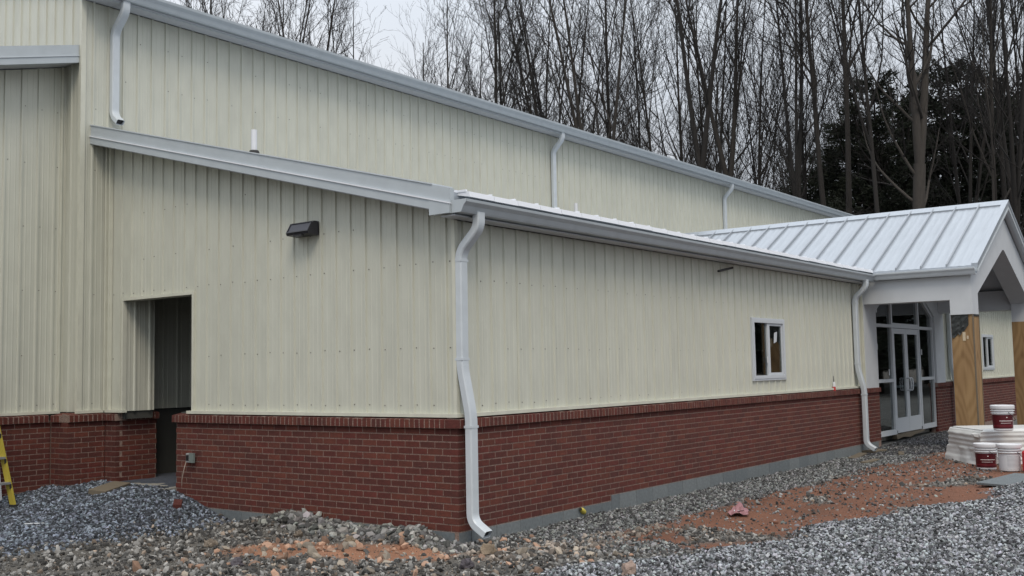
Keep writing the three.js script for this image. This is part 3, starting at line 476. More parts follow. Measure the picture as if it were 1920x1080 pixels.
// ================================================================== TALL HALL
const hall = thing('metal_hall', 'tall cream metal hall rising behind the low wing with white eave gutter', 'building');
const HX0 = -0.38, HX1 = 30.15, HZ = -6.22, HE = 6.72, HZB = -12.5;
{
  const g = new G();
  g.box(HX0 + 0.05, 0, HZ - 0.03, HX1, HE - 0.01, HZ - 0.25);
  g.box(HX1 - 0.2, 0, HZ - 0.251, HX1, HE - 0.01, HZB);
  g.box(HX0 + 0.05, 0, HZB + 0.2, HX1 - 0.201, HE - 0.01, HZB);
  const mid = (HZ + HZB) / 2; g.prism([[HZ - 0.251, 0], [HZB + 0.201, 0], [HZB + 0.201, HE], [mid, HE + 0.80], [HZ - 0.251, HE]], ([a, b]) => [HX0 + 0.05, b, a], ([a, b]) => [HX0 + 0.25, b, a]);
  mesh('wall', g, M.liner, hall);
  siding(hall, { dir: 'x', at: HZ - 0.005, s0: HX0 + 0.03, s1: HX1, y0: 1.14, top: () => HE - 0.004, phase: 0.04 });
  siding(hall, { dir: 'z', at: HX0 + 0.03, s0: HZB, s1: HZ - 0.02, y0: 1.14, top: (s) => HE + 0.80 * (1 - Math.abs(s - mid) / 3.14) - 0.0, phase: -0.06 });
  const c = new G(); c.box(HX0, 1.14, HZ + 0.02, HX0 + 0.035, HE - 0.01, HZ - 0.03); c.box(HX0 + 0.035, 1.14, HZ + 0.02, HX0 + 0.07, HE - 0.01, HZ + 0.012); mesh('corner_trim', c, M.cream, hall);
  const b = new G(); b.box(HX0 - 0.01, 1.122, HZ + 0.05, -0.013, 1.158, HZ - 0.01); mesh('base_trim', b, M.cream, hall);
  const rf = new G(); rf.prism([[HZ + 0.32, HE + 0.13], [mid, HE + 0.13 + 0.86], [HZB - 0.3, HE + 0.13], [HZB - 0.3, HE + 0.06], [mid, HE + 0.90], [HZ + 0.32, HE + 0.06]], ([a, y]) => [HX0 - 0.05, y, a], ([a, y]) => [HX1 + 0.1, y, a]); const roof = mesh('roof', rf, M.trim, hall);
  const seams = new G(); for (let x = HX0 + 0.3; x < HX1; x += 0.61) seams.hexa([[x, HE + 0.13, HZ + 0.33], [x + 0.05, HE + 0.13, HZ + 0.33], [x + 0.05, HE + 0.98, mid], [x, HE + 0.98, mid], [x, HE + 0.185, HZ + 0.33], [x + 0.05, HE + 0.185, HZ + 0.33], [x + 0.05, HE + 1.04, mid], [x, HE + 1.04, mid]]); mesh('roof_seam', seams, M.roof, roof);
  const sf = new G(); sf.box(HX0 - 0.04, HE, HZ + 0.018, HX1, HE + 0.012, HZ + 0.30); mesh('soffit', sf, M.soffit, hall);
  mesh('fascia', new G().box(HX0 - 0.04, HE - 0.012, HZ + 0.26, HX1, HE + 0.03, HZ + 0.285), M.trim, hall);
  mesh('gutter', new G().prism([[0.2, 0.02], [0.36, 0.02], [0.37, 0.04], [0.385, 0.09], [0.42, 0.13], [0.425, 0.165], [0.41, 0.168], [0.2, 0.16]].map(([a, y]) => [HZ + a, HE + y]), ([a, y]) => [HX0 - 0.05, y, a], ([a, y]) => [HX1 + 0.08, y, a]), M.trim, hall);
  for (const [x, yb] of [[0.1, 5.07], [10.78, 4.95], [19.34, 4.95]]) downspout(hall, [[x, HE + 0.05, HZ + 0.3], [x, HE - 0.12, HZ + 0.3], [x, HE - 0.36, HZ + 0.055], [x, yb + 0.11, HZ + 0.055], [x, yb, HZ + 0.2]], 0.115, 0.08);
  const s = new G(); for (const y of [5.72, 6.3]) screwRow(s, 'x', HZ - 0.005, 0.2, 30, 0.04, y, 0.45); for (const y of [1.24, 1.85, 2.7, 3.55, 4.4, 5.25]) { screwRow(s, 'x', HZ - 0.005, -0.35, 0, 0.04, y, 0.3); } stuff(mesh('panel_screws', s, M.screw, hall));
  // brick below the hall corner
  const base = mesh('brick_base', new G().box(-0.5315, -0.2, -6.1535, -0.001, 1.03, -6.6), M.mortar, hall);
  const fl = brickRun({ dir: 'x', at: -6.15, s0: -0.535, s1: -0.004, y0: 0, n: 15, start: (c) => (c % 2 ? 0 : 0.1016) }); for (const q of fl) if (q.a < -0.53) q.dep = 0.092;
  const sl = brickRun({ dir: 'z', at: -0.535, s0: 6.15, s1: 6.54, y0: 0, n: 15, start: (c) => (c % 2 ? 0.1016 : 0) }); for (const q of sl) if (q.a < 6.151) q.dep = 0.092;
  layBricks([[base, [...fl, ...sl]]]);
  sill(base, { dir: 'x', at: -6.15, s0: -0.535, s1: 0.0, y0: 1.0155 }); sill(base, { dir: 'z', at: -0.535, s0: 6.285, s1: 6.5, y0: 1.0155 });
}
// ================================================================== LEFT LEAN-TO WING
const lean = thing('lean_to_wing', 'cream metal lean-to wing at the far left with sloping white roof edge', 'building');
{
  const Z = -6.62, ty = (x) => 6.09 + 0.255 * (x + 0.37), X0 = -6.0;
  mesh('wall', new G().prism([[X0, 0], [HX0, 0], [HX0, ty(HX0) - 0.26], [X0, ty(X0) - 0.26]], ([a, b]) => [a, b, Z - 0.04], ([a, b]) => [a, b, Z - 0.2]), M.liner, lean);
  siding(lean, { dir: 'x', at: Z, s0: X0, s1: HX0 + 0.028, y0: 1.14, top: (s) => ty(s) - 0.25, phase: -0.05 });
  const rk = (z0, z1, up, lo) => new G().prism([[X0, up], [HX0 - 0.004, up], [HX0 - 0.004, lo], [X0, lo]], ([a, d]) => [a, ty(a) + d, z0], ([a, d]) => [a, ty(a) + d, z1]);
  mesh('rake_trim', rk(-6.245, -6.31, 0, -0.145), M.trim, lean); mesh('rake_trim', rk(-6.23, -6.31, -0.1455, -0.155), M.trimBright, lean); mesh('rake_trim', rk(-6.24, -6.31, -0.1555, -0.245), M.trim, lean);
  mesh('soffit', rk(-6.312, Z - 0.02, -0.22, -0.235), M.soffit, lean); mesh('roof', rk(-6.3, -22, -0.02, -0.12), M.roof, lean);
  mesh('corner_trim', new G().box(HX0 - 0.05, 1.15, Z + 0.03, HX0 - 0.022, ty(HX0) - 0.26, Z + 0.002), M.cream, lean);
  mesh('base_trim', new G().box(X0, 1.122, Z + 0.05, HX0 - 0.02, 1.158, Z - 0.01), M.cream, lean);
  const s = new G(); for (const y of [1.24, 1.9, 2.75, 3.6, 4.45, 5.2]) screwRow(s, 'x', Z, -2.5, HX0 - 0.05, -0.05, y, 0.3); stuff(mesh('panel_screws', s, M.screw, lean));
  const base = mesh('brick_base', new G().box(X0, -0.3, -6.5535, -0.545, 1.03, -6.8), M.mortar, lean);
  const l = brickRun({ dir: 'x', at: -6.55, s0: X0, s1: -0.545, y0: 0, n: 15 }); layBricks([[base, l]]);
  sill(base, { dir: 'x', at: -6.55, s0: -2.5, s1: -0.585, y0: 1.0155 });
}

// ================================================================== GROUND
const edge = (x) => 2.02 + 0.31 * x + 0.16 * Math.sin(x * 1.7) + 0.10 * Math.sin(x * 4.1 + 1);   // where the gravel drive begins
function groundY(x, z) {
  let h = -0.115;
  h += 0.33 * smooth(-3.3, -4.9, z) * smooth(-3.0, 0.1, x) * smooth(4, 1, x);
  h += 0.17 * smooth(1.5, 7.5, x) * smooth(0.5, 2.4, z);
  h += 0.09 * smooth(edge(x) - 0.3, edge(x) + 0.45, z) * smooth(-2.5, 0.5, x);
  h += 0.10 * smooth(11.2, 14, x) * smooth(19, 17, x);
  h += 0.12 * smooth(-0.75, -0.05, x) * smooth(0.3, -0.02, x) * smooth(0.1, -0.5, z) * smooth(-3.4, -2.4, z) * (0.55 + 0.6 * vnoise(z * 2.3, 1, 0, 4));
  h += 0.05 * smooth(-0.2, -1.0, x) * smooth(-2.2, -0.6, z) * smooth(1.4, 0.2, z) * (0.3 + vnoise(x * 2.2, z * 2.2, 0, 3));
  const near = smooth(40, 14, Math.hypot(x, z));
  h += near * (0.055 * (fbm(x * 0.9 + 3, z * 0.9, 3, 0, 90) - 0.5) + 0.035 * (fbm(x * 4, z * 4, 3, 0, 95) - 0.5));
  return h;
}
function region(x, z) { // shares of each ground cover at a point
  const w = 0.5 * (fbm(x * 1.3, z * 1.3, 3, 0, 101) - 0.5) + 0.35 * (fbm(x * 5, z * 5, 3, 0, 105) - 0.5);
  const o = { drive: 0, pile: 0, clay: 0, orange: 0, rubble: 0, front: 0 };
  o.pile = smooth(-3.05, -3.75, z + w * 1.3 - 0.12 * x) * smooth(3, 2, x);
  o.drive = smooth(-0.10, 0.22, z - edge(x) + w * 0.7) * (1 - o.pile) * smooth(-2.4, -1.4, x + w);
  const c = lerp(1.22, 1.42, smooth(0.5, 4, x)), clayBand = smooth(c - 0.55, c - 0.1, z + w * 1.5) * smooth(0.3, 1.4, x + w * 2.5) * smooth(17, 14, x);
  o.clay = clayBand * (1 - o.drive) * smooth(0.36, 0.52, fbm(x * 1.1 + 7, z * 1.6, 3, 0, 120) + 0.10 * smooth(2.0, 3.4, x));
  const dx = x + 1.02, dz = z + 0.65, s = dx * 0.36 + dz * 0.93, t = dx * 0.93 - dz * 0.36;
  o.orange = (1 - smooth(0.6, 1.0, Math.hypot(s / 1.6, t / 0.50) + w * 1.2));
  o.front = smooth(0.15, 0.9, x + w) * (1 - clayBand) * (1 - o.drive) * smooth(-0.5, 0, z);
  o.rubble = clamp(1 - o.drive - o.pile - o.clay - o.orange - o.front);
  return o;
}
const coverColor = { drive: [0.15, 0.156, 0.168], pile: [0.075, 0.088, 0.115], clay: [0.185, 0.078, 0.043], orange: [0.33, 0.16, 0.092], rubble: [0.125, 0.115, 0.100], front: [0.145, 0.150, 0.145] };
{
  const axis = (a, b, step, far, grow) => { const v = []; for (let x = a; x <= b; x += step) v.push(x); let s = step, x = b; while (x < far) { s *= grow; x += s; v.push(x); } s = step; x = a; while (x > -far) { s *= grow; x -= s; v.unshift(x); } return v; };
  const xs = axis(-4.2, 9.5, 0.055, 500, 1.14), zs = axis(-6.6, 6.2, 0.055, 500, 1.14), nx = xs.length, nz = zs.length;
  const p = new Float32Array(nx * nz * 3), c = new Float32Array(nx * nz * 3), u = new Float32Array(nx * nz * 2), idx = new Uint32Array((nx - 1) * (nz - 1) * 6);
  for (let j = 0; j < nz; j++) for (let i = 0; i < nx; i++) {
    const o = j * nx + i, x = xs[i], z = zs[j], far = Math.hypot(x - 4, z) > 60; p[o * 3] = x; p[o * 3 + 1] = groundY(x, z); p[o * 3 + 2] = z; u[o * 2] = x; u[o * 2 + 1] = z;
    const r = far ? { rubble: 1 } : region(x, z), q = [0, 0, 0]; for (const k in r) for (let m = 0; m < 3; m++) q[m] += (r[k] ?? 0) * coverColor[k][m];
    const v = 0.72 + 0.56 * fbm(x * 2.3, z * 2.3, 4, 0, 130); for (let m = 0; m < 3; m++) c[o * 3 + m] = q[m] * v * 1.25;
  }
  let k = 0; for (let j = 0; j + 1 < nz; j++) for (let i = 0; i + 1 < nx; i++) { const a = j * nx + i, b = a + 1, d = a + nx, e = d + 1; idx[k++] = a; idx[k++] = d; idx[k++] = b; idx[k++] = b; idx[k++] = d; idx[k++] = e; }
  const g = new THREE.BufferGeometry(); g.setAttribute('position', new THREE.BufferAttribute(p, 3)); g.setAttribute('color', new THREE.BufferAttribute(c, 3)); g.setAttribute('uv', new THREE.BufferAttribute(u, 2)); g.setIndex(new THREE.BufferAttribute(idx, 1)); g.computeVertexNormals();
  const o = mesh('ground', g, mat(lin(1, 1, 1), 0.96, { vertexColors: true, map: rep(pebbleMap, 0.83), bumpMap: rep(pebbleMap, 0.83), bumpScale: 0.012 }), scene); o.userData.kind = 'structure';
}
// loose stones: one squashed, chipped stone shape per cover, countless copies
function stoneGeo(seed, detail = 0) {
  const r = rng(seed), g = new THREE.IcosahedronGeometry(1, detail), p = g.attributes.position, m = new Map();
  for (let i = 0; i < p.count; i++) { const key = [p.getX(i), p.getY(i), p.getZ(i)].map((v) => v.toFixed(3)).join(); if (!m.has(key)) m.set(key, 0.68 + 0.55 * r()); const k = m.get(key); p.setXYZ(i, p.getX(i) * k, p.getY(i) * k, p.getZ(i) * k); }
  g.computeVertexNormals(); return g;
}
const tmpO = new THREE.Object3D(), tmpC = new THREE.Color();
function inView(x, y, z, m = 1.12) { pv.set(x, y, z).project(camera); return pv.z < 1 && Math.abs(pv.x) < m && pv.y > -1.35 && pv.y < 1; }
function scatter(name, label, category, seed, n, box, keep, size, tone, detail = 0) {
  const r = rng(seed), list = [];
  for (let i = 0; i < n; i++) {
    const x = lerp(box[0], box[1], r()), z = lerp(box[2], box[3], r()), y = groundY(x, z), k = r(), s = size(r, x, z), c = tone(r, x, z);
    if (!inView(x, y, z) || k > keep(x, z)) continue;
    if ((z < 0.03 && z > -4.56 && x > -0.04) || (x > -0.05 && z > -6.1 && z < -4.4 && x > -0.18) || z < -6.52 || (z < -6.12 && x > -0.55)) { if (z < 0.03 && !(z < -4.4 && x < -0.15 && z > -6.52)) continue; }
    list.push([x, y, z, s, c, r(), r(), r(), r()]);
  }
  const o = new THREE.InstancedMesh(stoneGeo(seed, detail), mat(lin(1, 1, 1), 0.9), list.length);
  list.forEach(([x, y, z, s, c, a, b, d, e], i) => { tmpO.position.set(x, y + s * (0.15 + 0.35 * e), z); tmpO.rotation.set(a * 6.3, b * 6.3, d * 6.3); tmpO.scale.set(s * (0.7 + 0.9 * a), s * (0.4 + 0.5 * b), s * (0.65 + 0.7 * d)); tmpO.updateMatrix(); o.setMatrixAt(i, tmpO.matrix); o.setColorAt(i, tmpC.setRGB(...c)); });
  o.name = numbered(name); o.castShadow = o.receiveShadow = true; scene.add(o); tag(o, label, category); stuff(o); return list.length;
}
const grey = (lo, hi, tint = [1, 1, 1], pw = 1.6) => (r) => { const v = lerp(lo, hi, Math.pow(r(), pw)); return tint.map((t) => v * t * (0.95 + 0.1 * r())); };
const counts = [];
counts.push(scatter('gravel', 'pale grey crushed stone spread over the drive in front', 'gravel', 201, 300000, [-4, 9, -2.6, 7], (x, z) => region(x, z).drive * 1.0, (r) => 0.0065 + 0.013 * Math.pow(r(), 2.5) + 0.003 * r(), grey(0.02, 0.46, [0.96, 1.0, 1.06], 2.0)));
counts.push(scatter('gravel', 'dark blue grey gravel heaped up before the doorway and left brick base', 'gravel', 202, 80000, [-4.5, 0.7, -6.9, -2.4], (x, z) => region(x, z).pile, (r) => 0.012 + 0.020 * r() * r(), grey(0.025, 0.34, [0.86, 0.99, 1.2], 3.0)));
counts.push(scatter('gravel', 'grey green stone chips along the foot of the long front wall', 'gravel', 203, 150000, [-0.5, 13, -0.2, 3.2], (x, z) => region(x, z).front * 0.9 + region(x, z).clay * 0.045, (r) => 0.006 + 0.016 * Math.pow(r(), 2.6), grey(0.03, 0.32, [0.98, 1.0, 0.99], 2.0)));
counts.push(scatter('rubble', 'broken brown and grey rock lying along the end wall', 'rubble', 204, 330000, [-4, 9.5, -4.6, 4.6], (x, z) => { const q = region(x, z); return (q.rubble * 0.62 + q.orange * 0.05) * smooth(0.25, 0.6, fbm(x * 2.6, z * 2.6, 3, 0, 160) + 0.1); }, (r, x, z) => 0.005 + 0.028 * Math.pow(r(), 5.5), (r) => { const k = r(), v = lerp(0.035, 0.34, Math.pow(r(), 2.6)); return k < 0.88 ? [v * 1.02, v * 0.99, v * 0.93] : [v * 1.2, v * 0.95, v * 0.74]; }));
counts.push(scatter('clay_clods', 'orange clay lumps and tan stones in the dug strip near the corner', 'clay', 205, 14000, [-2.6, 2.0, -2.6, 1.8], (x, z) => { const q = region(x, z); return q.orange * 0.15 + q.rubble * 0.05 * smooth(-2.2, -0.8, z); }, (r) => 0.010 + 0.045 * Math.pow(r(), 4.0), (r) => { const v = lerp(0.14, 0.40, r()); return r() < 0.6 ? [v * 1.15, v * 0.72, v * 0.5] : [v * 1.05, v * 0.9, v * 0.72]; }));
counts.push(scatter('gravel', 'dark damp gravel under the unfinished porch', 'gravel', 206, 24000, [11.5, 18, 0.05, 3.4], () => 0.9, (r) => 0.014 + 0.018 * r() * r(), grey(0.025, 0.17, [0.95, 0.98, 1.08], 2.2)));
counts.push(scatter('clay_clods', 'small red clay crumbs on the bare clay strip beside the drive', 'clay', 207, 16000, [0.5, 12, 0.6, 5], (x, z) => region(x, z).clay * 0.12, (r) => 0.006 + 0.016 * Math.pow(r(), 3), (r) => { const v = lerp(0.08, 0.22, r()); return r() < 0.8 ? [v * 1.2, v * 0.55, v * 0.34] : [v, v * 0.95, v * 0.85]; }));
counts.push(scatter('rubble', 'coarse pale grey broken rock heaped against the end wall near the corner', 'rubble', 208, 3600, [-0.6, 0.0, -2.6, 0.35], (x, z) => 0.6 * smooth(-0.55, -0.2, x), (r) => 0.013 + 0.036 * Math.pow(r(), 3), grey(0.05, 0.36, [1, 0.99, 0.94], 2.0)));
counts.push(scatter('rubble', 'tan and brown rock strip in front of the corner downspout', 'rubble', 209, 3400, [-0.6, 2.4, 0.25, 1.9], (x, z) => 0.75 * smooth(0.42, 0.12, Math.abs(z - 0.82 - 0.22 * x)) * smooth(2.3, 1.2, x), (r) => 0.010 + 0.030 * Math.pow(r(), 3), (r) => { const v = lerp(0.06, 0.36, Math.pow(r(), 1.8)); return [v * 1.10, v * 0.93, v * 0.78]; }));

// single rocks that stand out
{
  const spots = [[655, 1022, 0.075, 0, 'squarish tan rock beside the orange clay strip'], [395, 1025, 0.07, 1, 'tan rock at the left end of the orange clay strip'], [445, 1062, 0.065, 2, 'purple grey rock at the bottom edge left of centre'], [835, 1005, 0.085, 3, 'pale pointed rock leaning on the block footing by the corner'], [915, 1040, 0.09, 0, 'brown rock in front of the corner downspout'], [560, 1008, 0.06, 1, 'tan grey rock behind the orange clay strip'], [1180, 1078, 0.085, 4, 'pinkish flat stone at the bottom edge of the drive'], [875, 1066, 0.07, 2, 'brown grey rock near the bottom below the corner']];
  const tones = [lin(0.30, 0.23, 0.16), lin(0.27, 0.22, 0.17), lin(0.13, 0.115, 0.13), lin(0.36, 0.33, 0.25), lin(0.46, 0.34, 0.28)];
  spots.forEach(([u, v, s, t, label], i) => {
    const f = camB.clone().negate().addScaledVector(camR, (u - 960) / CF).addScaledVector(camU, (540 - v) / CF); let d = 9; for (let k = 0; k < 30; k++) { const p = CAM.clone().addScaledVector(f, d); d += (p.y - groundY(p.x, p.z)) / -f.y * 0.8; }
    const p = CAM.clone().addScaledVector(f, d), o = single('rock', stoneGeo(300 + i, 2), mat(tones[t], 0.92, { bumpMap: rep(grainMap, 0.3), bumpScale: 0.01 }), label, 'rock'); o.position.set(p.x, groundY(p.x, p.z) + s * 0.35, p.z); o.scale.set(s, s * 0.72, s * 0.85); o.rotation.set(0.3 * i, i * 1.7, 0.2);
  });
}
const place = (u, v, lift = 0) => { const f = camB.clone().negate().addScaledVector(camR, (u - 960) / CF).addScaledVector(camU, (540 - v) / CF); let d = 9; for (let k = 0; k < 60; k++) { const p = CAM.clone().addScaledVector(f, d); d += (p.y - groundY(p.x, p.z)) / -f.y * 0.6; } const p = CAM.clone().addScaledVector(f, d); return [p.x, groundY(p.x, p.z) + lift, p.z]; };

// ================================================================== SMALL THINGS
{ // wall light: dark wedge housing with a sloping glass front
  const t = thing('wall_light', 'dark bronze wedge shaped light high on the end wall', 'wall light', [0.03, 3.135, -2.19]); t.scale.setScalar(0.79);
  const w = 0.23, prof = [[0, 0.0], [-0.19, 0.01], [-0.205, 0.035], [-0.115, 0.185], [-0.09, 0.2], [0, 0.2]];
  const at = (z) => ([a, b]) => [a, b, z]; mesh('housing', new G().prism(prof, at(-w), at(w)), M.bronze, t);
  const sl = (u, v, k) => [lerp(-0.204, -0.117, v) - k, lerp(0.037, 0.183, v) + k * 0.6, lerp(-w, w, u)];
  const ln = new G(); ln.quad(sl(0.05, 0.16, 0.004), sl(0.95, 0.16, 0.004), sl(0.95, 0.9, 0.004), sl(0.05, 0.9, 0.004)); mesh('lens', ln, M.lens, t);
  const fr = new G(); for (const [a, b, c, d] of [[0.01, 0.02, 0.99, 0.13], [0.01, 0.92, 0.99, 0.98], [0.01, 0.13, 0.045, 0.92], [0.955, 0.13, 0.99, 0.92]]) fr.hexa([sl(a, b, 0.012), sl(c, b, 0.012), sl(c, b, -0.005), sl(a, b, -0.005), sl(a, d, 0.012), sl(c, d, 0.012), sl(c, d, -0.005), sl(a, d, -0.005)]); mesh('frame', fr, M.bronze, t);
  const bz = new G(); bz.hexa([[-0.2, -0.012, w * 0.35], [-0.16, -0.012, w * 0.35], [-0.16, -0.012, -w * 0.35], [-0.2, -0.012, -w * 0.35], [-0.2, 0.012, w * 0.4], [-0.15, 0.004, w * 0.4], [-0.15, 0.004, -w * 0.4], [-0.2, 0.012, -w * 0.4]]); mesh('latch', bz, M.bronze, t);
}
{ // outlet box on the brick with a hanging wire
  const t = thing('outlet_box', 'small grey outlet box with a hanging wire on the brick end wall', 'outlet', [-0.005, 0.585, -4.28]);
  const b = new RoundedBoxGeometry(0.05, 0.115, 0.075, 2, 0.008); mesh('box', b, M.galv, t).position.x = -0.02; mesh('cover', new G().box(-0.055, -0.055, 0.045, -0.03, 0.06, 0.13), mat(lin(0.16, 0.19, 0.18), 0.4), t); mesh('socket', new G().box(-0.049, -0.035, -0.025, -0.046, 0.035, 0.025), M.black, t);
  mesh('wire', pathTube([[-0.04, -0.04, -0.03], [-0.06, -0.15, -0.05], [-0.05, -0.27, -0.1], [-0.03, -0.34, -0.13]], 0.005), mat(lin(0.4, 0.34, 0.28), 0.7), t);
}
{ // ladder leaning at the left edge, mostly beyond the frame
  const t = thing('ladder', 'yellow fibreglass step ladder standing at the far left edge', 'ladder', [-1.86, groundY(-1.4, -6.0) , -6.05], 0.28);
  const rail = (x, z0, z1, top, c = M.yellow) => { const g = new G(); const q = (y, z, dx) => [x + dx - Math.sign(x) * y * 0.075, y, z]; g.hexa([q(0, z0 + 0.035, -0.016), q(0, z0 + 0.035, 0.016), q(0, z0 - 0.035, 0.016), q(0, z0 - 0.035, -0.016), q(top, z1 + 0.035, -0.016), q(top, z1 + 0.035, 0.016), q(top, z1 - 0.035, 0.016), q(top, z1 - 0.035, -0.016)]); return mesh('rail', g, c, t); };
  for (const s of [-1, 1]) { rail(s * 0.3, 0.42, 0.04, 1.75); rail(s * 0.28, -0.42, -0.04, 1.72); mesh('foot', new G().box(s * 0.3 - 0.03, 0, 0.375, s * 0.3 + 0.03, 0.035, 0.475), M.dark, t); }
  for (let i = 0; i < 5; i++) { const y = 0.28 + i * 0.3, w = 0.29 - y * 0.075, z = lerp(0.42, 0.04, y / 1.75); mesh('step', new G().box(-w, y, z - 0.045, w, y + 0.025, z + 0.045), M.galv, t); const b = new G(); for (const s of [-1, 1]) b.box(s * w - 0.012, y - 0.06, z + 0.037, s * w + 0.012, y - 0.001, z + 0.046); mesh('bracket', b, M.dark, t); }
  mesh('top_cap', new G().box(-0.2, 1.74, -0.09, 0.2, 1.79, 0.09), M.yellow, t); const br = new G(); for (const y of [0.5, 1.0]) br.box(-0.27 + y * 0.075, y, lerp(-0.42, -0.04, y / 1.72) - 0.01, 0.27 - y * 0.075, y + 0.025, lerp(-0.42, -0.04, y / 1.72) + 0.01); mesh('brace', br, M.galv, t);
}
{ const o = single('foam_board', new G().hexa([[-1.92, -0.02, -6.30], [-1.29, -0.02, -6.30], [-1.29, -0.02, -6.34], [-1.92, -0.02, -6.34], [-1.92, 0.83, -6.46], [-1.29, 0.83, -6.46], [-1.29, 0.83, -6.50], [-1.92, 0.83, -6.50]]), M.white, 'white board leaning on the brick behind the yellow ladder', 'board'); o.position.x = 0; }
{ const p = place(206, 921, 0.03), o = single('plank', new RoundedBoxGeometry(0.55, 0.075, 0.24, 2, 0.008), M.lumber, 'weathered brown plank lying at the doorway beside the brick pier', 'plank'); o.position.set(p[0], p[1], p[2]); o.rotation.set(0.1, 0.45, 0.04); }
{ const p = place(333, 950, 0.03), o = single('loose_brick', new RoundedBoxGeometry(0.21, 0.058, 0.1, 2, 0.006), M.brick[1], 'single red brick half sunk in the blue gravel by the doorway', 'brick'); o.position.set(...p); o.rotation.set(0.12, 0.9, 0.1); }
{ const p = place(64, 986, 0.025), o = single('stick', new RoundedBoxGeometry(0.21, 0.012, 0.03, 2, 0.004), M.white, 'thin white strip of scrap on the gravel at lower left', 'scrap'); o.position.set(...p); o.rotation.y = -0.85; }
{ const p = place(1095, 967, 0.04), o = thing('bottle', 'small yellow and black bottle lying against the block footing', 'bottle', p, 0.3); const b = new THREE.LatheGeometry([[0, 0], [0.03, 0.003], [0.033, 0.02], [0.033, 0.09], [0.014, 0.125], [0.013, 0.14], [0, 0.14]].map(([x, y]) => new THREE.Vector2(x, y)), 18); const m = mesh('body', b, mat(lin(0.55, 0.46, 0.08), 0.4), o); m.rotation.z = 1.2; const c = new THREE.CylinderGeometry(0.016, 0.016, 0.03, 14); const q = mesh('cap', c, M.black, m); q.position.y = 0.15; }
{ // torn red bag
  const p = place(1384, 966, 0.0), g = new G(), n = 8, P = []; for (let j = 0; j <= n; j++) { P.push([]); for (let i = 0; i <= n; i++) { const u = i / n - 0.5, v = j / n - 0.5, r = Math.hypot(u, v); P[j].push([u * 0.36 + 0.03 * hash(i, j, 7), 0.015 + Math.max(0, 0.13 - r * 0.22) * (0.5 + hash(i, j, 8)) + 0.03 * Math.abs(Math.sin(u * 9 + v * 5)), v * 0.28 + 0.03 * hash(i, j, 9)]); } }
  for (let j = 0; j < n; j++) for (let i = 0; i < n; i++) g.quad(P[j][i], P[j + 1][i], P[j + 1][i + 1], P[j][i + 1]);
  const t = thing('torn_bag', 'crumpled torn red and white bag on the clay beside the drive', 'bag', p, 0.4); t.scale.setScalar(0.78); mesh('bag', g, mat(lin(0.27, 0.13, 0.14), 0.6), t); const w = new G(); w.quad(...[[1, 2], [2, 2], [2, 6], [1, 6]].map(([i, j]) => { const q = P[j][i]; return [q[0], q[1] + 0.008, q[2]]; })); mesh('print', w, M.white, t);
}
{ // caulk tube with nozzle on the sill
  const t = thing('caulk_tube', 'red and white caulk tube standing on the brick ledge by the downspout', 'caulk tube', [10.47, 1.105, 0.005]);
  const c = (r0, r1, h, y, m, n) => { const o = mesh(n, new THREE.CylinderGeometry(r0, r1, h, 16), m, t); o.position.y = y; }; c(0.028, 0.028, 0.10, 0.05, M.red, 'tube'); c(0.0285, 0.0285, 0.035, 0.09, M.plastic, 'band'); c(0.02, 0.028, 0.05, 0.135, M.plastic, 'shoulder'); c(0.004, 0.009, 0.11, 0.21, M.dark, 'nozzle');
}
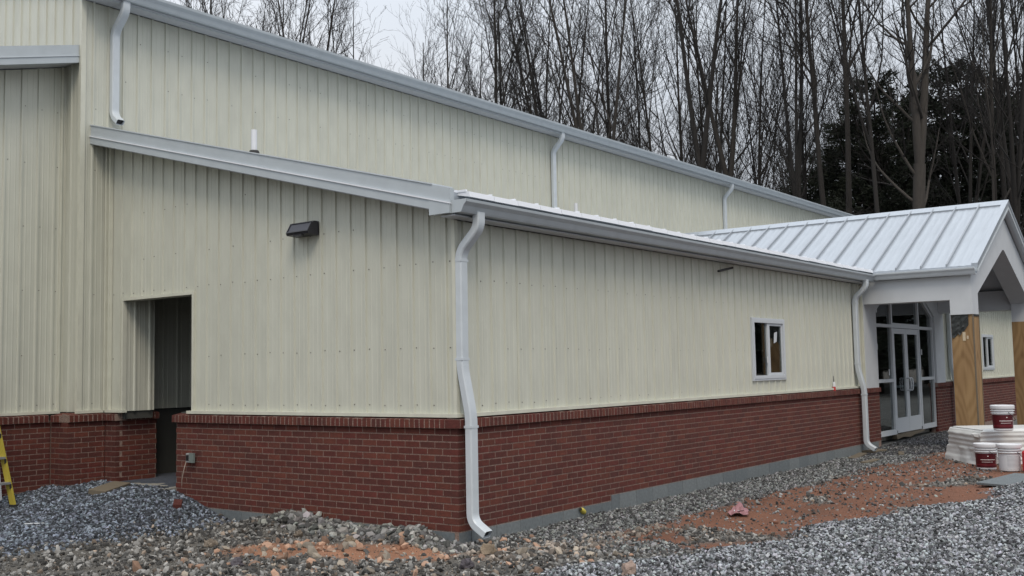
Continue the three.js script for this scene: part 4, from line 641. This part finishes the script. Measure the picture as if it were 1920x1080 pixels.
// scrap boards by the entrance downspout
for (const [u, v, w, d, turn, label] of [[1608, 858, 0.85, 0.14, 0.1, 'short plank along the wall foot by the entrance downspout'], [1640, 848, 0.45, 0.24, -0.3, 'pale scrap board under the entrance downspout outlet'], [1632, 868, 0.55, 0.12, -0.1, 'dark edged board lying in front of the entrance downspout'], [1690, 853, 0.4, 0.1, 0.3, 'tan wood offcut on the dark porch gravel'], [1905, 905, 1.1, 0.5, -0.2, 'flat grey board on the clay below the buckets']]) { const p = place(u, v, 0.03), o = single('board', new RoundedBoxGeometry(w, 0.03, d, 2, 0.006), u > 1900 ? M.block[0] : M.lumber, label, 'board'); o.position.set(...p); o.rotation.set(0.02, turn, 0.03); }
{ const [x, y, z] = [9.6, 0, 2.4]; // wrapped bundle: stacked sheets under creased white film
  const cx = 10.12, cz = 3.66, L = 3.0, D = 1.15, H = 0.52, turn = -0.92, gy = groundY(8.4, 2.8) - 0.01;
  const nx = 110, ny = 30, nz = 44, g = new THREE.BoxGeometry(L, H, D, nx, ny, nz), p = g.attributes.position;
  for (let i = 0; i < p.count; i++) {
    let X = p.getX(i), Y = p.getY(i), Z = p.getZ(i); const t = Y / H + 0.5, layer = 0.007 * Math.sin(t * 46 + 2 * fbm(X * 2, 3, 2, 0, 5)) * (t > 0.5 ? 1 : 0.4), cr = 0.03 * (fbm(X * 3 + Z * 3 + 9, Y * 7, 3, 0, 140) - 0.5) + 0.022 * Math.abs(Math.sin(X * 8 + Z * 6 + Y * 9 + 4 * fbm(X * 2.4 + Z * 2, Y * 3, 3, 0, 144))) * (t < 0.45 ? 1 : 0.2), rx = Math.abs(X) / (L / 2), rz = Math.abs(Z) / (D / 2);
    if (rz > 0.98) Z += Math.sign(Z) * (layer + cr - 0.03 * smooth(0.93, 1, t)); if (rx > 0.98) X += Math.sign(X) * (layer + cr - 0.05 * smooth(0.85, 1, t) + 0.05 * smooth(0.3, 0, t));
    if (t > 0.98) Y += 0.02 * (fbm(X * 2.2, Z * 2.2, 4, 0, 150) - 0.5) - 0.03 * smooth(0.93, 1, Math.max(rx, rz)); p.setXYZ(i, X, Y, Z);
  }
  g.computeVertexNormals();
  const t = thing('wrapped_bundle', 'low stack of sheets wrapped in creased white plastic before the porch', 'bundle', [cx, gy + H / 2, cz], turn);
  mesh('wrapping', g, M.wrap, t); const fl = new G(); for (const [y, s] of [[0.16, 0.06], [-0.05, 0.05]]) fl.hexa([[-L / 2 - s, y, 0.5], [-L / 2 + 0.05, y - 0.03, 0.58], [-L / 2 + 0.05, y - 0.03, 0.3], [-L / 2 - s, y, 0.4], [-L / 2 - s, y + 0.03, 0.5], [-L / 2 + 0.05, y + 0.05, 0.58], [-L / 2 + 0.05, y + 0.05, 0.3], [-L / 2 - s, y + 0.03, 0.4]]); mesh('loose_flap', fl, M.wrap, t);
}
const LBL = (() => { const W = 512, H = 128, c = document.createElement('canvas'); c.width = W; c.height = H; const k = c.getContext('2d'); k.fillStyle = '#4d0c16'; k.fillRect(0, 0, W, H); k.fillStyle = '#e6e2e0'; for (const x of [30, 286]) { k.fillRect(x + 30, 54, 120, 5); k.fillRect(x + 40, 76, 90, 3); k.fillRect(x + 85, 20, 10, 8); k.fillRect(x + 170, 20, 8, 82); } k.fillStyle = '#7d2430'; k.fillRect(0, 100, W, 6); const t = new THREE.CanvasTexture(c); t.colorSpace = THREE.SRGBColorSpace; t.wrapS = THREE.RepeatWrapping; return t; })();
const LBL2 = (() => { const W = 512, H = 128, c = document.createElement('canvas'); c.width = W; c.height = H; const k = c.getContext('2d'); k.fillStyle = '#c9ccd0'; k.fillRect(0, 0, W, H); k.fillStyle = '#8e9298'; for (let i = 0; i < 9; i++) k.fillRect(60, 18 + i * 11, 120 + (i * 37) % 50, 3); for (let i = 0; i < 9; i++) k.fillRect(310, 18 + i * 11, 100 + (i * 53) % 60, 3); const t = new THREE.CanvasTexture(c); t.colorSpace = THREE.SRGBColorSpace; t.wrapS = THREE.RepeatWrapping; return t; })();
function bucket(u, v, label, kind, pos, turn) {
  const s = 1, t = thing('bucket', label, 'bucket', pos ?? place(u, v), turn, 'white paint buckets by the wrapped bundle');
  const V = (a) => a.map(([x, y]) => new THREE.Vector2(x, y)), r = (y) => lerp(0.131, 0.149, y / 0.36);
  mesh('body', new THREE.LatheGeometry(V([[0, 0.004], [0.118, 0], [0.129, 0.006], [r(0.02), 0.02], [r(0.25), 0.25], [0.158, 0.252], [0.158, 0.262], [r(0.262), 0.264], [r(0.285), 0.285], [0.162, 0.287], [0.162, 0.298], [r(0.3), 0.30], [r(0.32), 0.32], [0.150, 0.335]]), 40), M.plastic, t);
  mesh('lid', new THREE.LatheGeometry(V([[0.152, 0.318], [0.165, 0.318], [0.166, 0.365], [0.160, 0.372], [0.145, 0.372], [0.143, 0.360], [0.0, 0.358]]), 40), M.plastic, t);
  mesh('label', new THREE.CylinderGeometry(r(0.235) + 0.0015, r(0.035) + 0.0015, 0.2, 40, 1, true), mat(lin(1, 1, 1), 0.4, { map: kind ? LBL2 : LBL }), t).position.y = 0.135;
  const arc = []; for (let i = 0; i <= 14; i++) { const a = i / 14 * Math.PI; arc.push([Math.cos(a) * 0.163, 0.27 - Math.sin(a) * 0.13, Math.sin(a) * 0.055 + 0.11 * Math.sin(a)]); } mesh('handle', pathTube(arc, 0.0035, 6), M.dark, t);
  return t;
}
bucket(1850, 880, 'dark red labelled white bucket on the ground before the wrapped bundle', 0, null, 0.5);
bucket(1894, 883, 'grey labelled white bucket on the ground between two red things', 1, null, 0.9);
{ const p = place(1850, 880), b = scene.getObjectByName('wrapped_bundle'); bucket(0, 0, 'white bucket with dark red label standing on top of the wrapped bundle', 0, [8.66, b.position.y + 0.262, 3.16], 0.7); }
{ // red jerry can at the right edge
  const p = place(1942, 887), t = thing('fuel_can', 'red plastic fuel can at the right edge beside the buckets', 'fuel can', p, 0.9);
  mesh('body', new RoundedBoxGeometry(0.3, 0.3, 0.2, 4, 0.04).translate(0, 0.15, 0), M.red, t); mesh('handle', pathTube([[-0.1, 0.29, 0], [-0.09, 0.36, 0], [0.05, 0.37, 0], [0.09, 0.29, 0]], 0.018), M.red, t); const n = mesh('cap', new THREE.CylinderGeometry(0.03, 0.03, 0.05, 16), M.dark, t); n.position.set(-0.12, 0.32, 0);
}

// ================================================================== TREES
class T { // smooth tapered tubes
  constructor() { this.p = []; this.n = []; this.u = []; this.i = []; }
  tube(pts, rs, sides) {
    const base = this.p.length / 3, n = pts.length, t = new THREE.Vector3(), a = new THREE.Vector3(), b = new THREE.Vector3(), up = new THREE.Vector3(0.31, 0.2, 0.93); let L = 0;
    for (let k = 0; k < n; k++) {
      t.copy(pts[Math.min(k + 1, n - 1)]).sub(pts[Math.max(k - 1, 0)]).normalize(); a.crossVectors(t, up).normalize(); b.crossVectors(t, a); if (k) L += pts[k].distanceTo(pts[k - 1]);
      for (let s = 0; s < sides; s++) { const w = s / sides * Math.PI * 2, c = Math.cos(w), d = Math.sin(w), x = a.x * c + b.x * d, y = a.y * c + b.y * d, z = a.z * c + b.z * d; this.p.push(pts[k].x + x * rs[k], pts[k].y + y * rs[k], pts[k].z + z * rs[k]); this.n.push(x, y, z); this.u.push(s / sides * 2, L); }
    }
    for (let k = 0; k + 1 < n; k++) for (let s = 0; s < sides; s++) { const q = base + k * sides, e = (s + 1) % sides; this.i.push(q + s, q + e, q + sides + s, q + e, q + sides + e, q + sides + s); }
  }
  geo() { const g = new THREE.BufferGeometry(); g.setAttribute('position', new THREE.Float32BufferAttribute(this.p, 3)); g.setAttribute('normal', new THREE.Float32BufferAttribute(this.n, 3)); g.setAttribute('uv', new THREE.Float32BufferAttribute(this.u, 2)); g.setIndex(this.i); return g; }
}
function bareTree(seed, { H = 24, r = 0.22, fork = 0, low = 0.32, limbs = 17, spread = 0.5, lean = 0.03, density = 1 }) {
  const q = rng(seed), wood = new T(), fine = new T(), v = (x, y, z) => new THREE.Vector3(x, y, z);
  const rnd = () => v(q() - 0.5, q() - 0.5, q() - 0.5);
  const off = (d, ang) => { const a = rnd().cross(d).normalize(); return d.clone().multiplyScalar(Math.cos(ang)).addScaledVector(a, Math.sin(ang)).normalize(); };
  function grow(o, d, len, rad, n, wob, lift, end = 0.25) { const pts = [o.clone()], rs = [rad], dir = d.clone(); for (let k = 1; k <= n; k++) { dir.addScaledVector(rnd(), wob).addScaledVector(v(0, 1, 0), lift).normalize(); pts.push(pts[k - 1].clone().addScaledVector(dir, len / n)); rs.push(rad * lerp(1, end, k / n)); } return { pts, rs, n }; }
  const along = (b, t) => { const f = t * b.n, k = Math.min(Math.floor(f), b.n - 1); return [b.pts[k].clone().lerp(b.pts[k + 1], f - k), b.pts[k + 1].clone().sub(b.pts[k]).normalize(), lerp(b.rs[k], b.rs[k + 1], f - k)]; };
  const twig = (o, d, len) => { const b = grow(o, d, len, 0.0095, 2, 0.30, 0.10, 0.5); fine.tube(b.pts, b.rs, 3); { const [p, e] = along(b, 0.25 + 0.65 * q()); const c = grow(p, off(e, 0.35 + 0.4 * q()), len * (0.4 + 0.35 * q()), 0.007, 1, 0.2, 0.1, 0.6); fine.tube(c.pts, c.rs, 3); } };
  const branch = (o, d, len, rad) => { const b = grow(o, d, len, rad, 5, 0.36, 0.06, 0.3); fine.tube(b.pts, b.rs, 4); const m = Math.round((2.2 + len * 1.5) * density); for (let i = 0; i < m; i++) { const [p, e] = along(b, 0.15 + 0.85 * (i + q()) / m); twig(p, off(e, 0.35 + 0.45 * q()), (0.45 + 0.55 * q()) * Math.min(1.5, len * 0.6)); } };
  const limb = (o, d, len, rad) => { const b = grow(o, d, len, rad, 8, 0.24, 0.12, 0.2); wood.tube(b.pts, b.rs, 5); const m = Math.round((2 + len * 0.95) * density); for (let i = 0; i < m; i++) { const t = 0.2 + 0.8 * (i + q()) / m, [p, e, rr] = along(b, t); branch(p, off(e, 0.4 + 0.4 * q()), len * (0.22 + 0.25 * q()) * (1.15 - 0.5 * t), Math.min(rr * 0.72, 0.045)); } };
  function stem(o, d, len, rad, first, count) { const b = grow(o, d, len, rad, 16, 0.045, 0.03, 0.14); wood.tube(b.pts, b.rs, 9); for (let i = 0; i < count; i++) { const t = first + (1 - first) * (i + q()) / count, [p, e, rr] = along(b, Math.min(t, 0.995)); limb(p, off(e, spread * (0.7 + 0.7 * q())), len * (0.13 + 0.27 * (1 - t)) * (0.7 + 0.6 * q()) + 0.8, Math.min(rr * 0.55, rad * 0.36)); } return b; }
  const d0 = v((q() - 0.5) * lean * 2, 1, (q() - 0.5) * lean * 2).normalize(), o0 = v(0, -0.4, 0);
  if (!fork) stem(o0, d0, H, r, low, limbs);
  else { const b = grow(o0, d0, H * fork, r, 7, 0.05, 0.02, 0.82); wood.tube(b.pts, b.rs, 9); const n = 2 + (q() > 0.55 ? 1 : 0); for (let i = 0; i < n; i++) { const d = off(b.pts[7].clone().sub(b.pts[6]).normalize(), 0.09 + 0.2 * q()); stem(b.pts[7], d, H * (1 - fork) * (0.8 + 0.25 * q()), r * 0.66, 0.12, Math.round(limbs * 0.62)); } for (let i = 0; i < 3; i++) { const [p, e] = along(b, 0.55 + 0.4 * q()); limb(p, off(e, 0.6 + 0.4 * q()), H * 0.2, r * 0.25); } }
  for (let i = 0; i < 3; i++) { const y = H * (0.12 + 0.2 * q()), a = q() * 6.3; branch(v(0, y, 0), v(Math.cos(a), 0.25, Math.sin(a)).normalize(), 1.2 + 1.5 * q(), 0.02); }
  return [wood.geo(), fine.geo()];
}
const kinds = [
  bareTree(11, { H: 25, r: 0.18, low: 0.36, limbs: 18, spread: 0.5 }), bareTree(12, { H: 27, r: 0.20, fork: 0.40, limbs: 16, spread: 0.44 }), bareTree(13, { H: 23, r: 0.13, low: 0.45, limbs: 15, spread: 0.42 }),
  bareTree(14, { H: 26, r: 0.175, fork: 0.28, limbs: 17, spread: 0.48, lean: 0.03 }), bareTree(15, { H: 22, r: 0.12, low: 0.30, limbs: 16, spread: 0.52, lean: 0.05 }), bareTree(16, { H: 28, r: 0.19, low: 0.5, limbs: 14, spread: 0.45 }),
];
const spreading = bareTree(21, { H: 23, r: 0.30, fork: 0.46, limbs: 18, spread: 0.85, lean: 0.08 });
const sapling = bareTree(22, { H: 11, r: 0.06, low: 0.12, limbs: 18, spread: 0.55, lean: 0.1, density: 0.8 });
const protos = new Map();
function tree(kind, px, dist, scale, turn, label, group, barkTone = 0, name = 'bare_tree') {
  const key = name + kind + '_' + barkTone; let o;
  if (!protos.has(key)) { o = new THREE.Group(); const [w, f] = Array.isArray(kind) ? kind : kinds[kind]; mesh('trunk', w, M.bark[barkTone], o); mesh('crown', f, M.twig, o); protos.set(key, o); } else o = protos.get(key).clone();
  o.name = numbered(name); const [x, z] = bearing(px, dist); o.position.set(x, -0.3, z); o.rotation.y = turn; o.scale.setScalar(scale); scene.add(o); return tag(o, label, 'tree', group);
}
// trees one can single out
protos.set('bare_tree' + 'S', null);
function special(geos, px, dist, scale, turn, label, tone, name = 'bare_tree') { const o = new THREE.Group(); mesh('trunk', geos[0], M.bark[tone], o); mesh('crown', geos[1], M.twig, o); o.name = numbered(name); const [x, z] = bearing(px, dist); o.position.set(x, -0.3, z); o.rotation.y = turn; o.scale.setScalar(scale); scene.add(o); return tag(o, label, 'tree'); }
special(spreading, 1716, 47, 1.0, 2.5, 'thick pale barked tree with wide spreading limbs above the porch roof', 2);
tree(2, 1664, 46, 1.05, 0.4, 'thin straight bare tree left of the spreading tree above the porch roof', undefined, 1);
tree(5, 1592, 50, 1.0, 1.9, 'straight tall bare tree above the end of the hall roof', undefined, 0);
tree(3, 1488, 50, 1.0, 4.1, 'forked dark bare tree above the far part of the hall roof', undefined, 1);
tree(1, 1395, 52, 1.0, 0.7, 'stout forked bare tree right of the third hall downspout top', undefined, 0);
tree(1, 1300, 50, 1.04, 3.3, 'stout bare tree with several upright stems above the middle of the hall gutter', undefined, 1);
tree(3, 1130, 50, 1.06, 5.2, 'stout bare tree standing above the second hall downspout', undefined, 0);
tree(4, 1866, 50, 1.1, 1.2, 'leaning slim bare tree right of the spreading tree at the right edge', undefined, 2);
const ORD = ['first', 'second', 'third', 'fourth', 'fifth', 'sixth', 'seventh', 'eighth', 'ninth', 'tenth', 'eleventh', 'twelfth', 'thirteenth', 'fourteenth', 'fifteenth', 'sixteenth'];
const LOOK = ['straight', 'stout forked', 'slim straight', 'leaning forked', 'slender crooked', 'tall straight'];
const sector = (px) => (px < 1033 ? ['from the left before the second hall downspout', 0] : px < 1354 ? ['from the left between second and third hall downspouts', 1] : px < 1600 ? ['from the left between third hall downspout and hall end', 2] : px < 1716 ? ['from the left between hall end and spreading tree', 3] : ['from the left beyond the spreading tree', 4]);
const G1 = 'bare trees of the dense wood behind the hall', q1 = rng(909), inSector = [0, 0, 0, 0, 0];
[[815, 0.95, 70], [850, 1.0, 66], [884, 1.0, 58], [925, 1.0, 55], [958, 0.95, 60], [985, 1.0, 53], [1020, 0.92, 58], [1052, 1.0, 54], [1085, 0.95, 60], [1160, 0.95, 57], [1205, 1.0, 54], [1250, 1.0, 53], [1276, 0.96, 58], [1330, 1.02, 55], [1420, 1.0, 54], [1448, 0.96, 58], [1520, 1.0, 53], [1566, 1.0, 50], [1690, 0.95, 58], [1806, 0.92, 53], [1896, 1.0, 54], [1918, 0.95, 50], [1945, 1.0, 56]].forEach(([px, s, d]) => { const k = [2, 0, 5, 2, 4, 0, 1, 2, 5, 3][Math.floor(q1() * 10)], [where, c] = sector(px); tree(k, px + (q1() - 0.5) * 8, d, s * (0.92 + 0.16 * q1()), q1() * 6.28, `${LOOK[k]} bare tree, ${ORD[inSector[c]++]} ${where}`, G1, Math.floor(q1() * 2)); });
const G2 = 'smaller bare trees far off above the near hall roof';
[[345, 66], [395, 62], [432, 68], [470, 60], [512, 66], [548, 70], [602, 58], [648, 66], [692, 60], [722, 72], [748, 74], [784, 70]].forEach(([px, d], i) => { const k = [4, 0, 1, 3, 0, 3, 1, 4, 3, 0, 4, 3][i]; tree(k, px, d * 0.92, [1.08, 1.06, 0.96, 0.98, 0.98, 0.80, 0.96, 0.86, 0.84, 0.72, 0.74, 0.76][i], q1() * 6.28, `${LOOK[k]} bare tree against the sky, ${ORD[i]} from the left above the near hall roof`, G2, 1); });

// evergreens: whorled branches carrying many needle sprays
function evergreen(seed, H, spread, tiers) {
  const q = rng(seed), wood = new T(), g = new G(), v = (x, y, z) => new THREE.Vector3(x, y, z);
  wood.tube([v(0, -0.3, 0), v(0.05, H * 0.5, 0.03), v(0, H, 0)], [H * 0.016, H * 0.011, 0.02], 7);
  for (let t = 0; t < tiers; t++) {
    const y = H * (0.10 + 0.88 * (t + q() * 0.8) / tiers), f = y / H, n = 5 + Math.floor(q() * 3);
    for (let k = 0; k < n; k++) {
      const a = k / n * 6.283 + q() * 1.2, L = spread * Math.pow(1 - f, 0.62) * (0.55 + 0.6 * q()) + 0.35, tip = v(Math.cos(a) * L, y + L * (0.05 + 0.35 * f - 0.12 * q()), Math.sin(a) * L), o = v(0, y, 0);
      wood.tube([o, o.clone().lerp(tip, 0.5).add(v(0, -0.05 * L, 0)), tip], [0.035, 0.022, 0.008], 3);
      const m = Math.round(14 + L * 26);
      for (let i = 0; i < m; i++) {
        const u = 0.18 + 0.85 * Math.sqrt(q()), c = o.clone().lerp(tip, u).add(v((q() - 0.5) * 0.36 * L, (q() - 0.45) * 0.5, (q() - 0.5) * 0.36 * L)), s = 0.12 + 0.16 * q(), w = 0.018 + 0.022 * q();
        for (let b = 0; b < 3; b++) { const d = v(Math.cos(a) + (q() - 0.5) * 2.2, (q() - 0.3) * 1.3, Math.sin(a) + (q() - 0.5) * 2.2).normalize(), e = v(q() - 0.5, q() - 0.5, q() - 0.5).cross(d).normalize(); const A = c.clone().addScaledVector(d, -s * 0.4), B = c.clone().addScaledVector(d, s), l = c.clone().addScaledVector(e, w), r = c.clone().addScaledVector(e, -w); g.tri(A.toArray(), r.toArray(), B.toArray()); g.tri(A.toArray(), B.toArray(), l.toArray()); }
      }
    }
  }
  return [wood.geo(), g.geo()];
}
const pineA = evergreen(61, 15, 4.6, 20), pineB = evergreen(62, 13, 4.1, 19), cedar = evergreen(63, 9, 1.7, 18), pines = [pineA, pineB];
const G3 = 'dark evergreens at the right of the wood';
const pProto = pines.map(([w, f]) => { const o = new THREE.Group(); mesh('trunk', w, M.bark[1], o); mesh('crown', f, M.needle, o); return o; }); const pUsed = [0, 0];
[[1478, 66, 0.80], [1520, 63, 0.84], [1560, 62, 0.90], [1598, 60, 0.96], [1628, 64, 1.02], [1655, 58, 1.08], [1700, 63, 1.1], [1742, 60, 1.02], [1782, 62, 1.16], [1822, 60, 1.12], [1862, 63, 1.1], [1898, 60, 1.0], [1935, 57, 0.95], [1972, 60, 1.05]].forEach(([px, d, s], i) => { const k = i % 2, o = pUsed[k]++ ? pProto[k].clone() : pProto[k]; o.name = numbered('evergreen_tree'); const [x, z] = bearing(px, d); o.position.set(x, -0.3, z); o.rotation.y = i * 1.3; o.scale.set(s, s * (k ? 1.22 : 1.08), s); scene.add(o); tag(o, `${k ? 'broad' : 'tall'} dark evergreen, ${ORD[i]} from the left in the evergreen mass`, 'tree', G3); });
{ const o = new THREE.Group(); mesh('trunk', cedar[0], M.bark[1], o); mesh('crown', cedar[1], M.needle, o); o.name = numbered('evergreen_tree'); const [x, z] = bearing(1032, 58); o.position.set(x, 3.2, z); scene.add(o); tag(o, 'dark narrow cedar peeping over the hall gutter among bare trunks', 'tree'); o.position.y = -0.3; o.scale.setScalar(1.42); }
{ // the wood beyond reads as one mass
  const w = new THREE.Group(); w.name = 'woodland'; scene.add(w); tag(w, 'tangle of distant bare stems and brush filling the wood behind', 'woodland'); stuff(w);
  const far = (geos, n, fn, nm, crown = M.twig) => { for (const [k, g] of geos.entries()) { const o = new THREE.InstancedMesh(g, k ? crown : M.bark[1], n); const r = rng(31 + nm.length); for (let i = 0; i < n; i++) { const [px, d, s] = fn(r, i); const [x, z] = d > 0 ? bearing(px, d) : [px, -d]; tmpO.position.set(x, -0.3, z); tmpO.rotation.set(0, r() * 6.3, 0); tmpO.scale.setScalar(s); tmpO.updateMatrix(); o.setMatrixAt(i, tmpO.matrix); } o.name = nm + (k ? '_twigs' : '_stems'); o.castShadow = o.receiveShadow = true; w.add(o); } };
  far(kinds[2], 30, (r, i) => [830 + 860 * (i + r()) / 30, 64 + 26 * r(), 0.75 + 0.25 * r()], 'far_tree');
  far(kinds[4], 16, (r, i) => [860 + 860 * (i + r()) / 16, 66 + 30 * r(), 0.75 + 0.25 * r()], 'back_tree');
  far(sapling, 36, (r, i) => [900 + 800 * (i + r()) / 36, 54 + 22 * r(), 0.65 + 0.5 * r()], 'brush');
  far(pineA, 34, (r, i) => [38 + 34 * r(), -(7 + 34 * (i + r()) / 34), 0.9 + 0.35 * r()], 'wood_edge', M.needle); // the wood goes on to the right, mirrored in the glass front
}
renderer.render(scene, camera);
